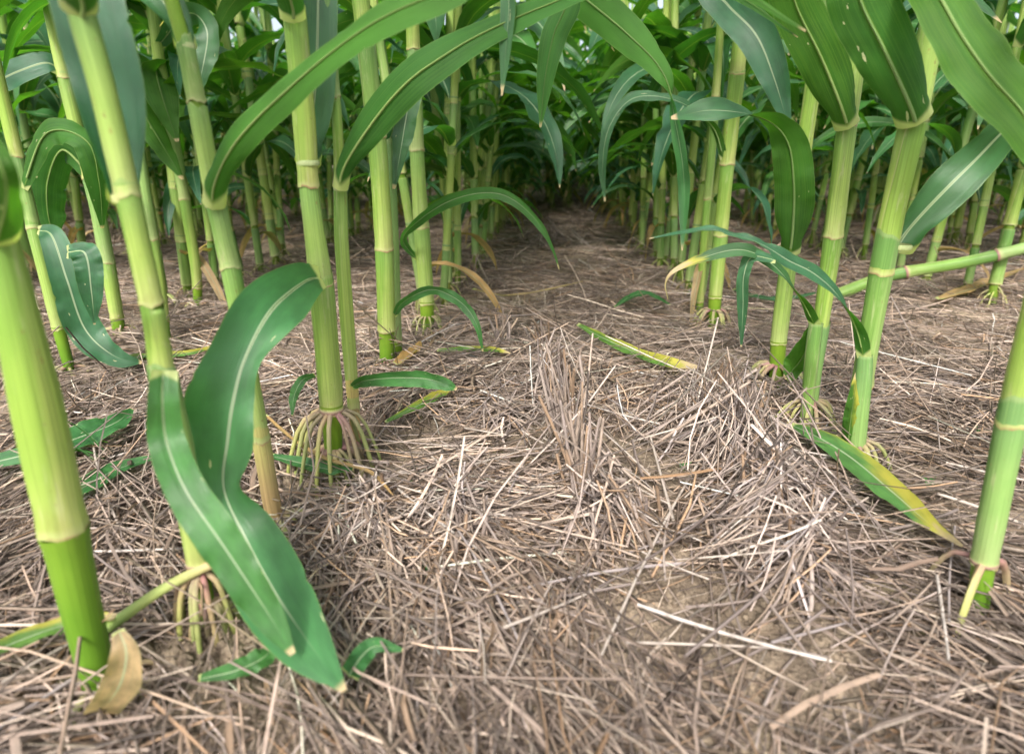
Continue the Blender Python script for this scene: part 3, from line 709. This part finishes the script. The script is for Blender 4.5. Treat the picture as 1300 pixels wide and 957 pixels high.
H_.append(hero('corn stalk carrying the long light green leaf that arches over the straw lane',
    [(543, 420), (542, 385), (535, 290), (529, 190), (527, 120), (524, 40), (522, -20)], [17, 20, 22, 20, 19, 18, 18],
    [(424, 382, 'internode'), (386, 286, 'sheath'), (290, 188, 'sheath', .96), (192, 60, 'green'), (64, -20, 'sheath')],
    [dict(p=[(530, 330, -.0), (512, 305, -.05), (530, 282, -.08), (570, 256, -.1), (615, 245, -.12), (650, 253, -.14), (684, 284, -.16), (702, 316, -.18), (710, 342, -.2)], w=[3, 6, 8, 9, 8, 8, 7, 4, 1], roll=[40, 40, 40, 30, 20, 30, 50, 60, 60], m=M_LEAFL, ruf=.002),
     dict(p=[(522, -40, 0), (580, -110, 0), (660, -70, -.05), (735, -8, -.1), (795, 42, -.15), (840, 92, -.2), (856, 150, -.22), (868, 228, -.24), (866, 318, -.25)], w=[8, 20, 25, 25, 22, 14, 9, 10, 1], roll=[200, 200, 195, 190, 180, 140, 60, 30, 20], m=M_LEAFL)],
    [(400, 12, .028, .9)], seed=8, upper=2, az=.3))
# ---- the row on the other side of the lane
H_.append(hero('corn stalk with purple banded foot past the tip of the yellow edged leaf',
    [(1241, 772), (1249, 712), (1263, 640), (1279, 560), (1292, 500), (1320, 373), (1348, 255)], [32, 37, 41, 44, 46, 44, 42],
    [(780, 712, 'internode', .92), (714, 505, 'green', 1.02), (540, 255, 'sheath', .98)],
    [], [(712, 3, .045, 1)], seed=9, upper=2, az=0.2, rings=(712,)))
H_.append(hero('tall corn stalk with reddish split sheath at its foot and broad clasping leaf',
    [(1083, 588), (1090, 520), (1100, 450), (1118, 350), (1133, 270), (1160, 150), (1180, 50), (1195, -20)], [24, 30, 29, 34, 36, 40, 42, 42],
    [(592, 480, 'internode', .9), (490, 296, 'green', 1.02), (348, 148, 'sheath'), (156, -20, 'sheath', .95)],
    [dict(p=[(1142, 312, .006), (1160, 288, .015), (1200, 242, .02), (1240, 202, .02), (1276, 165, .0), (1318, 128, -.02)], w=[12, 22, 27, 25, 21, 16], roll=[0, 10, 15, 15, 15, 10], r=18, ruf=.002),
     dict(p=[(1160, 150, -.012), (1150, 122, -.02), (1122, 62, -.03), (1096, 10, -.03), (1074, -50, -.03)], w=[20, 34, 36, 38, 34], roll=180, r=21, cup=80, ruf=.004),
     dict(p=[(1195, -120, 0), (1170, -60, -.05), (1205, 20, -.10), (1250, 90, -.13), (1300, 148, -.15), (1350, 230, -.17)], w=[18, 26, 32, 34, 34, 26], roll=[170, 170, 160, 150, 150, 150], ruf=.008),
     dict(p=[(1097, 455, -.018), (1088, 415, -.02), (1064, 374, -.03), (1034, 347, -.04), (1002, 331, -.05), (972, 312, -.06), (938, 299, -.06), (896, 291, -.06), (824, 303, -.06)], w=[8, 12, 12, 11, 10, 10, 8, 7, 1], roll=[170, 120, 70, 40, 20, 60, 70, 60, 60], ruf=.003, waves=7),
     dict(p=[(1076, 572, -.014), (1079, 540, -.018), (1084, 505, -.018), (1090, 470, -.012)], w=[9, 10, 7, 3], roll=180, cup=120, m=M_LEAFY)],
    [(556, 10, .036, 1.0)], seed=10, upper=2, az=2.8, strips=[([(1085, 592), (1090, 530), (1096, 480), (1098, 450)], [20, 22, 20, 18], -.012, M_SHEATHG)]))
H_.append(hero('corn stalk in a forked low sheath with a twisting dry tipped leaf',
    [(1027, 542), (1034, 470), (1048, 370), (1058, 300), (1075, 160), (1090, 60), (1100, -15)], [14, 18, 24, 27, 28, 27, 26],
    [(546, 408, 'green', 1.15), (440, 298, 'sheath'), (302, 154, 'sheath'), (160, -15, 'sheath', .95)],
    [dict(p=[(1075, 158, -.01), (1064, 125, -.02), (1042, 72, -.03), (1016, 20, -.03), (990, -40, -.04)], w=[15, 26, 28, 28, 26], roll=180, r=15, cup=80),
     dict(p=[(1035, 414, -.012), (1022, 386, -.02), (1004, 360, -.03), (984, 338, -.04), (960, 322, -.05), (932, 317, -.06), (890, 328, -.07), (856, 344, -.08), (845, 360, -.08), (848, 380, -.08)], w=[7, 9, 9, 8, 8, 9, 6, 3, 2, 1], roll=[160, 120, 80, 40, 30, 10, 10, 30, 60, 60], m=M_LEAFD),
     dict(p=[(985, 330, -.06), (955, 326, -.05), (944, 350, -.05), (943, 390, -.05), (941, 440, -.05)], w=[5, 8, 8, 7, 1], roll=20),
     dict(p=[(1045, 395, .02), (1020, 450, .05), (1005, 470, .06), (996, 480, .05)], w=[4, 16, 14, 2], roll=150)],
    [(508, 14, .042, 1.0)], seed=11, upper=2, az=.2, strips=[([(1022, 545), (1026, 500), (1031, 450), (1036, 410)], [15, 15, 17, 17], -.014, M_SHEATHG)]))
H_.append(hero('corn stalk with upright leaf folded over into a pale spotted tip',
    [(985, 490), (988, 435), (996, 370), (1003, 318), (1012, 240), (1026, 150), (1036, 80), (1042, -15)], [20, 22, 24, 22, 24, 24, 24, 23],
    [(496, 432, 'internode'), (436, 316, 'sheath'), (322, 236, 'sheath', .95), (240, 60, 'sheath', .95), (66, -15, 'green')],
    [dict(p=[(1003, 320, -.01), (1007, 285, -.02), (1008, 235, -.03), (1000, 180, -.04), (970, 150, -.05), (905, 140, -.06), (852, 150, -.06)], w=[12, 22, 24, 22, 16, 17, 2], roll=[180, 180, 175, 170, 110, 30, 20], r=12, cup=50)],
    [(462, 16, .045, 1.1)], seed=12, upper=2, az=2.9))
H_.append(hero('corn stalk with short dark internode beneath the broad blue green drooping leaf',
    [(905, 415), (908, 375), (912, 330), (922, 220), (935, 100), (945, 0), (948, -30)], [16, 18, 20, 20, 22, 22, 22],
    [(419, 374, 'internode'), (378, 296, 'sheath'), (300, 205, 'sheath', .97), (210, 90, 'sheath'), (96, -30, 'sheath', .95)],
    [dict(p=[(946, -30, -.01), (905, -20, -.04), (925, 8, -.08), (960, 45, -.12), (983, 100, -.14), (1003, 168, -.15)], w=[10, 20, 22, 24, 18, 2], roll=[30, 30, 10, 0, -5, -10], cup=60),
     dict(p=[(920, 205, -.01), (905, 160, 0), (860, 128, 0), (806, 124, 0), (775, 158, 0), (765, 205, 0), (768, 256, 0)], w=[5, 8, 9, 8, 7, 6, 1], roll=[160, 120, 60, 40, 30, 20, 20])],
    [(392, 14, .04, 1.0)], seed=13, upper=2, az=.4))
H_.append(hero('thin corn stalk standing against the stalk with the drooping blue green leaf',
    [(888, 402), (892, 330), (903, 200), (913, 60), (918, -20)], [9, 11, 12, 11, 11], [(406, 380, 'internode'), (384, 250, 'sheath'), (254, 120, 'green'), (124, -20, 'sheath')], [], [(395, 6, .02, 1)], seed=14, upper=2, az=1.0))
# ---- second row on the left
LEANL = 'corn stalk of the row behind the draped leaf plant'
H_.append(hero('leaning corn stalk with a ragged dark leaf hanging down to the straw',
    [(90, 474), (73, 412), (43, 290), (22, 200), (0, 110), (-22, 20)], [15, 19, 21, 21, 21, 21],
    [(478, 414, 'internode'), (418, 278, 'sheath'), (290, 195, 'green'), (200, 60, 'sheath')],
    [dict(p=[(48, 292, -.01), (66, 300, -.03), (85, 355, -.05), (108, 418, -.05), (145, 452, -.05), (180, 460, -.04)], w=[5, 14, 18, 20, 15, 2], roll=[20, 0, 0, 10, 30, 30]),
     dict(p=[(85, 320, -.06), (108, 322, -.07), (116, 370, -.08), (120, 412, -.08)], w=[8, 16, 13, 1], roll=0),
     dict(p=[(30, 240, -.01), (60, 170, .0), (110, 180, 0), (125, 230, 0), (130, 290, 0)], w=[5, 16, 18, 16, 2], roll=150)],
    [(466, 9, .03, 1)], seed=15, upper=2, az=.2))
H_.append(hero('corn stalk rising just past the ragged dark hanging leaf, dark ringed internode low down',
    [(152, 424), (141, 358), (122, 255), (100, 175), (80, 90), (62, 0)], [18, 21, 22, 21, 22, 22],
    [(428, 402, 'internode'), (404, 330, 'sheath'), (334, 222, 'green'), (228, 95, 'sheath'), (100, 0, 'sheath')],
    [dict(p=[(118, 225, -.01), (80, 190, -.02), (60, 230, -.04), (62, 280, -.05), (75, 300, -.05)], w=[8, 20, 24, 20, 3], roll=160),
     dict(p=[(80, 92, 0), (60, 80, -.02), (30, 88, -.04), (0, 102, -.05), (-40, 130, -.06)], w=[8, 13, 15, 15, 8], roll=20),
     dict(p=[(110, 215, 0), (135, 170, -.02), (150, 175, -.03), (158, 215, -.04), (162, 262, -.05)], w=[5, 13, 15, 13, 2], roll=20)],
    [(416, 9, .03, 1)], seed=16, upper=2, az=.5))
H_.append(hero('corn stalk seen between the clasping collar stalk and the withered sheath stalk',
    [(252, 390), (249, 340), (234, 250), (216, 150), (198, 50), (190, -15)], [12, 15, 16, 16, 16, 16],
    [(394, 362, 'internode'), (366, 250, 'sheath'), (254, 140, 'green'), (144, -15, 'sheath')],
    [dict(p=[(216, 148, -.01), (195, 80, 0), (205, 120, -.05), (225, 180, -.06)], w=[6, 18, 20, 2], roll=170),
     dict(p=[(216, 150, 0), (190, 95, -.02), (165, 82, -.04), (172, 125, -.06), (202, 178, -.08), (232, 228, -.1)], w=[6, 14, 18, 20, 16, 2], roll=150),
     dict(p=[(200, 60, 0), (238, 18, -.02), (262, 38, -.04), (258, 82, -.06), (246, 128, -.07)], w=[6, 16, 18, 15, 2], roll=30)],
    [(384, 8, .03, 1)], seed=17, upper=2, az=.1))
H_.append(hero('half hidden corn stalk directly behind the leaning clasping collar stalk',
    [(212, 440), (207, 385), (197, 320), (184, 240), (170, 150)], [12, 14, 15, 15, 15],
    [(444, 405, 'internode'), (408, 300, 'sheath'), (305, 150, 'green')], [], [(432, 7, .03, 1)], seed=18, upper=2, az=2.5))

HERO_XY = np.array([[o.location[0], o.location[1]] for o in H_])

# ---- plants of the deep rows: a few patterns, copied with all their parts
def make_proto(seed, near=True):
    """returns a list of (part name, mesh) in local space"""
    r = np.random.default_rng(seed); out = []
    lean = r.normal(0, .03, 2); bow = r.normal(0, .03, 2)
    def ax(z): return np.array([lean[0]*z+bow[0]*z*z*.3, lean[1]*z+bow[1]*z*z*.3, z])
    r0 = r.uniform(.0105, .0145)
    hs = [0.0, r.uniform(.035, .09)]
    while hs[-1] < (1.18 if near else 1.48): hs.append(hs[-1]+r.uniform(.11, .15)*(1+.35*min(1, hs[-1])))
    ns = 10 if near else 6
    zz = np.linspace(-.02, hs[-1], 14); pc = np.array([ax(z) for z in zz])
    stem = [tube(pc, r0*np.linspace(.92, .5, 14), ns)]
    sh = []
    for i in range(1, len(hs)-1):
        z0, z1 = hs[i], hs[i+1]+(.02 if r.random() < .5 else -.01)
        k = 6 if near else 4
        q = np.array([ax(z) for z in np.linspace(z0, z1, k)])
        sh.append(tube(q, r0*(1.08-.28*z0/2.0)*np.interp(np.linspace(0, 1, k), [0, .15, .8, 1], [1.07, 1.0, .99, 1.02]), ns))
    out.append(('stalk', mesh('stalk', *stem[0], M_NODE)))
    if near:
        for i, s_ in enumerate(sh): out.append(('sheath', mesh('sheath', *s_, M_SHEATH if i % 3 else M_SHEATHG)))
    else: out.append(('sheath', mesh('sheath', *merge(sh), M_SHEATH)))
    az = r.random()*6.28
    for i in range(1, len(hs)-1):
        z = hs[i+1]
        if z < .20 and r.random() < .4: continue
        if z > .95 and r.random() < (.7 if near else .6): continue
        L = np.interp(z, [.1, .45, 1.0, 1.6, 2.1], [.30, .56, .78, .70, .4])*r.uniform(.8, 1.15)
        wv = np.interp(z, [.1, .45, 1.0, 2.1], [.016, .036, .050, .036])*r.uniform(.85, 1.15)
        droop = r.uniform(-85, -45) if z < 1.1 else r.uniform(-70, -10)
        mt = M_LEAF if r.random() < (.62 if near else .45) else (M_LEAFL if r.random() < .85 else M_LEAFD)
        g = arch_leaf(ax(z), az+(i % 2)*math.pi+r.normal(0, .4), L, wv, r.uniform(36, 66) if z < .95 else r.uniform(55, 76), droop, r0, 20 if near else 14, 7 if near else 5, int(seed*100+i), r.uniform(.8, 1.3), 45, .008)
        out.append(('leaf', mesh('leaf', *g, mt)))
    if r.random() < .6:      # a withered lowest leaf
        g = arch_leaf(ax(.14), r.random()*6.28, r.uniform(.2, .34), .012, 30, -85, r0, 14, 5, int(seed*100+70), .6, 80, .006)
        out.append(('dry_leaf', mesh('dry_leaf', *g, M_LEAFB)))
    for i in range(3 if near else 4):      # leaves of side shoots filling the waist of the plant
        z = r.uniform(.38, 1.0); k = 50+i
        g = arch_leaf(ax(z), r.random()*6.28, r.uniform(.42, .70), r.uniform(.030, .046), r.uniform(30, 62), r.uniform(-88, -50), r0, 18 if near else 12, 7 if near else 5, int(seed*100+k), r.uniform(.7, 1.2), 60, .009)
        out.append(('leaf', mesh('leaf', *g, M_LEAF if i % 2 else M_LEAFL)))
    n = r.integers(6, 10) if near else 6
    for i in range(n):
        a = i*6.283/n+r.normal(0, .2); d = np.array([math.cos(a), math.sin(a), 0]); rr = r.uniform(.018, .04); h = hs[1]*r.uniform(.6, .95)
        q = spline([d*.006+[0, 0, h], d*(.012+rr*.45)+[0, 0, h*.7], d*(.012+rr)+[0, 0, -.012]], 5)
        V, F, U = tube(q, .0024, 5); out.append(('brace_root', mesh('brace_root', V, F, U, M_ROOT if i % 3 else M_ROOTP)))
    return out
PROTO_N = [make_proto(s, True) for s in range(101, 109)]
PROTO_F = [make_proto(s, False) for s in range(201, 209)]

ROW = .759
rowx = [(.0, 'E0'), (.16, 'E0')]+[(-.307-ROW*k, 'L%d' % k) for k in range(16)]+[(.452+ROW*k, 'R%d' % k) for k in range(16)]
LAB = {'E0': ('corn plant closing off the far end of the straw lane', 'plants at the far end of the lane'),
       'L0': ('corn plant further along the row of the stout brace rooted stalk', 'plants along the brace rooted row'),
       'R0': ('corn plant further along the row of the stalk with the folded over leaf', 'plants along the folded leaf row'),
       'L1': ('corn plant in the next row behind the brace rooted stalk', 'plants of the row behind the brace rooted stalk'),
       'R1': ('corn plant in the row where the toppled green stalk leans', 'plants of the row with the toppled stalk')}
NUM = ['', '', 'second', 'third', 'fourth', 'fifth', 'sixth', 'seventh', 'eighth', 'ninth', 'tenth']
for k in range(2, 11):
    LAB['L%d' % k] = ('corn plant in the %s row behind the brace rooted stalk' % NUM[k], 'plants of the %s row behind the brace rooted stalk' % NUM[k])
    LAB['R%d' % k] = ('corn plant in the %s row behind the stalk with the folded over leaf' % NUM[k], 'plants of the %s row behind the folded leaf stalk' % NUM[k])
DEEP = ('slender corn plant deep in the field many rows from the straw lane', 'plants deep in the field')
spots = []
for X, key in rowx:
    y = (5.0 if key == 'E0' else .15)+rng.random()*.1
    while y < 17:
        x = X+rng.normal(0, .022); far = y > 5.5 or abs(X) > 5
        yy = y; y += ((rng.uniform(.085, .14) if key in ('L0', 'R0') else rng.uniform(.10, .16)) if not far else rng.uniform(.17, .28))
        pr = [proj((x, yy, z)) for z in (0.0, .5, .9)]
        vis = any(p and -170 < p[0] < 1470 and -60 < p[1] < 990 for p in pr)
        if not vis: continue
        if np.min(np.hypot(HERO_XY[:, 0]-x, HERO_XY[:, 1]-yy)) < .085: continue
        if key == "L0" and yy < 1.48: continue
        if key == "R0" and yy < 1.58: continue
        if key == 'L1' and yy < 1.45: continue
        if key == 'R1' and yy < 1.55: continue
        spots.append((math.hypot(x, yy), x, yy, key))
spots.sort()
N_IND = 300-len(H_)
def place(parts, x, y, rz, sc, label, group):
    e = thing('corn_plant', label, 'corn plant', (x, y, float(gz(x, y))), group)
    e.rotation_euler = (rng.normal(0, .035), rng.normal(0, .035), rz); e.scale = (sc, sc, sc)
    for nm, me in parts:
        o = bpy.data.objects.new(nm, me); COL.objects.link(o); o.parent = e
far_parts = {}
for i, (dist, x, y, key) in enumerate(spots):
    rz = rng.random()*6.28; sc = rng.uniform(.85, 1.12)
    if i < N_IND:
        lab, grp = LAB.get(key, DEEP)
        place((PROTO_N if dist < 3.2 else PROTO_F)[rng.integers(0, 8)], x, y, rz, sc, lab, grp)
    else:
        far_parts.setdefault(int(rng.integers(0, 8)), []).append((x, y, rz, sc))
# the rest of the field, too many and too far to tell apart
acc = {}
for k, lst in far_parts.items():
    for nm, me in PROTO_F[k]:
        if nm == 'brace_root': continue
        V = np.empty(len(me.vertices)*3, np.float32); me.vertices.foreach_get('co', V); V = V.reshape(-1, 3)
        F = np.empty(len(me.loops), np.int32); me.loops.foreach_get('vertex_index', F); F = F.reshape(-1, 4)
        UL = np.empty(len(me.loops)*2, np.float32); me.uv_layers[0].data.foreach_get('uv', UL)
        U = np.zeros((len(V), 2), np.float32); U[F.ravel()] = UL.reshape(-1, 2)
        for (x, y, rz, sc) in lst:
            c, s = math.cos(rz)*sc, math.sin(rz)*sc
            W_ = np.stack([V[:, 0]*c-V[:, 1]*s+x, V[:, 0]*s+V[:, 1]*c+y, V[:, 2]*sc], 1)
            acc.setdefault(me.materials[0].name, []).append((W_, F, U))
ff = None
allp = []; mi = []; mats = []
for mn, lst in acc.items():
    V, F, U = merge(lst); allp.append((V, F, U)); mats.append(mn); mi.append(len(F))
if allp:
    V, F, U = merge(allp); me = mesh('distant_corn', V, F, U, bpy.data.materials[mats[0]])
    for mn in mats[1:]: me.materials.append(bpy.data.materials[mn])
    me.polygons.foreach_set('material_index', np.repeat(np.arange(len(mats)), mi).astype(np.int32))
    ff = obj('distant_corn', me)
    tag(ff, 'dense mass of distant corn stalks and leaves closing off the field', 'corn field', kind='stuff')

# ------------------------------------------------------------------ the toppled stalk
a = ground(1052, 378, .012); Yb = a[1]
pts = [a, onY(1130, 350, Yb-.02), onY(1225, 333, Yb-.05), onY(1320, 310, Yb-.08), onY(1450, 275, Yb-.12)]
e = thing('toppled_corn_stalk', 'green corn stalk toppled sideways with brown joint, leaning low over the straw', 'corn stalk', a)
c = spline(pts, 24)
for (i0, i1) in ((0, 8), (7, 15), (14, 24)):
    q = c[i0:i1]; rv = np.linspace(15, 14, len(q))/2*zcam(q[0])/FPX
    V, F, U = tube(q-a, rv*np.interp(np.linspace(0, 1, len(q)), [0, .1, .9, 1], [1.12, 1, 1, 1.06]), 12); obj('sheath', mesh('sheath', V, F, U, M_SHEATHG), e)
for i in (7, 14):
    V, F, U = tube(spline([c[i]-a-(c[i]-c[i-1])*.12, c[i]-a, c[i]-a+(c[i]-c[i-1])*.12], 5), 8.6*zcam(c[i])/FPX, 12); obj('node_ring', mesh('node_ring', V, F, U, M_RING), e)
V, F, U = arch_leaf(c[17]-a, -1.2, .30, .018, 20, -70, .012, 18, 7, 8); obj('leaf', mesh('leaf', V, F, U, M_LEAF), e)

# ------------------------------------------------------------------ leaves lying on the ground
def ground_leaf(px, hw, label, mat, lift=.022, cup=50, roll=0, name='fallen_leaf', ruf=.004, lifts=None):
    P3 = np.array([ground(x, y, (lifts[i] if lifts else lift)) for i, (x, y) in enumerate(px)])+np.array([0, 0, .012])
    org = P3[len(P3)//2].copy(); w = np.array(hw)*np.array([zcam(q) for q in P3])/FPX*1.1
    t = nrm(np.gradient(P3, axis=0)); s = nrm(np.cross(np.array([0, 0, 1.0]), t)); n = np.cross(t, s)
    s = s*math.cos(R(roll))+n*math.sin(R(roll))
    V, F, U = leaf_geo(P3-org, s, w, 34, 9, 0, cup, ruf, 4, abs(int(px[0][0])))
    o = obj(name, mesh(name, V, F, U, mat)); o.location = org
    return tag(o, label, 'leaf')
ground_leaf([(1003, 548), (1040, 566), (1080, 592), (1130, 635), (1175, 675), (1218, 706)], [3, 11, 15, 16, 9, 2], 'long green leaf with yellow edge lying toward the purple banded stalk', M_LEAFY, .03, roll=25)
ground_leaf([(733, 418), (770, 438), (812, 456), (850, 468), (884, 474)], [2, 6, 7, 8, 3], 'pale yellowing leaf strip lying across the straw lane behind the stubble', M_LEAFY, .03, roll=30)
ground_leaf([(-20, 600), (50, 583), (110, 562), (150, 545), (170, 528)], [8, 14, 17, 12, 2], 'wide green leaf lying in the straw behind the thick blurred stalk', M_LEAFL, .03, roll=30)
ground_leaf([(60, 660), (110, 628), (150, 606), (200, 590)], [8, 14, 12, 3], 'pale torn leaf lying in the straw between the blurred and torn leaf stalks', M_LEAFL, .02, roll=15)
ground_leaf([(-30, 852), (30, 826), (90, 806), (150, 798)], [10, 16, 14, 6], 'faded leaf base lying behind the foot of the thick blurred stalk', M_LEAFY, .03)
ground_leaf([(255, 876), (300, 866), (335, 850), (352, 832)], [4, 11, 13, 4], 'green leaf piece lying under the tip of the draped leaf', M_LEAFL, .025, roll=20)
ground_leaf([(445, 872), (462, 846), (480, 834), (512, 840)], [12, 12, 9, 2], 'small green folded leaf standing up beside the draped leaf tip', M_LEAFL, .03, roll=30)
ground_leaf([(345, 588), (385, 598), (420, 606), (450, 606)], [3, 8, 8, 2], 'green leaf lying at the foot of the splayed brace roots', M_LEAFL, .02, roll=20)
ground_leaf([(555, 452), (590, 450), (625, 451), (648, 456)], [2, 4, 4, 1], 'narrow yellow green leaf strip lying behind the sparse stubble', M_LEAFY, .02, roll=30)
ground_leaf([(490, 545), (530, 524), (560, 508), (575, 500)], [2, 6, 6, 2], 'yellow edged leaf lying under the low light green leaf', M_LEAFY, .018, roll=20)
ground_leaf([(505, 470), (515, 462), (528, 450), (534, 440)], [6, 9, 7, 1], 'dry tan husk curled at the foot of the glossy internode stalk', M_LEAFB, .022, cup=110, name='dry_husk')
ground_leaf([(338, 536), (370, 566), (410, 592), (470, 610), (500, 640)], [2, 3, 4, 3, 1], 'long brown shrivelled leaf ribbon winding in front of the brace roots', M_LEAFB, .03, cup=150, name='dry_leaf')
ground_leaf([(150, 462), (200, 458), (240, 455), (275, 446)], [3, 6, 5, 2], 'yellow orange dying leaf behind the torn leaf stalk', M_LEAFY, .02, roll=20)
ground_leaf([(1190, 385), (1230, 372), (1262, 362), (1300, 345)], [4, 9, 7, 2], 'brown shrivelled leaf lying beyond the toppled stalk', M_LEAFB, .025, cup=130, name='dry_leaf')
ground_leaf([(780, 395), (800, 382), (822, 378), (850, 392)], [1, 4, 4, 1], 'small green leaf lying at the foot of the thin stalk', M_LEAFL, .03, roll=20)
ground_leaf([(930, 372), (960, 382), (1000, 384), (1040, 376)], [2, 4, 4, 1], 'blue green leaf strip lying behind the folded leaf stalk', M_LEAF, .02, roll=20)
ground_leaf([(600, 372), (640, 380), (690, 374), (740, 362)], [2, 3, 3, 1], 'thin brown leaf ribbon lying across the far lane', M_LEAFB, .02, cup=150, name='dry_leaf')
# broken tan leaf rib in front of the torn leaf stalk
a = ground(132, 800, .03); b = ground(290, 706, .075)
q = spline([a, (a+b)/2+np.array([0, 0, .006]), b], 10)-a
V, F, U = tube(q, np.linspace(.0050, .0042, 10), 10); o = obj('leaf_rib', mesh('leaf_rib', V, F, U, M_RIB)); o.location = a
tag(o, 'broken leaf rib, green at one end and tan at the other, propped on roots', 'leaf rib')

# ------------------------------------------------------------------ grass blades and tiny seedlings
gr = thing('grass_tuft', 'few thin bright grass blades growing on the wide fallen leaf', 'grass', ground(150, 580))
for i in range(9):
    a = rng.uniform(0, 6.28); V, F, U = arch_leaf((rng.normal(0, .02), rng.normal(0, .02), 0), a, rng.uniform(.05, .11), .0022, 70, rng.uniform(-40, 30), 0, 10, 3, i, 1.0)
    obj('blade', mesh('blade', V, F, U, M_LEAFL), gr)
SEED = [(1246, 546), (640, 610), (868, 588), (1062, 462), (1100, 395), (755, 415), (590, 392), (520, 610), (700, 330), (800, 330), (655, 700), (1180, 610), (1275, 470), (830, 370), (960, 470), (540, 720), (1030, 470), (770, 300)]
for i, (px, py) in enumerate(SEED):
    e = thing('seedling', 'tiny bright green weed seedling sprouting through the straw', 'seedling', ground(px, py, .012), 'weed seedlings in the straw')
    for j in range(rng.integers(3, 6)):
        V, F, U = arch_leaf((0, 0, -.01), rng.uniform(0, 6.28), rng.uniform(.012, .022), .0032, 75, rng.uniform(-30, 20), 0, 7, 3, i*9+j, 1.0, ruffle=0)
        obj('leaf', mesh('leaf', V, F, U, M_LEAFL), e)
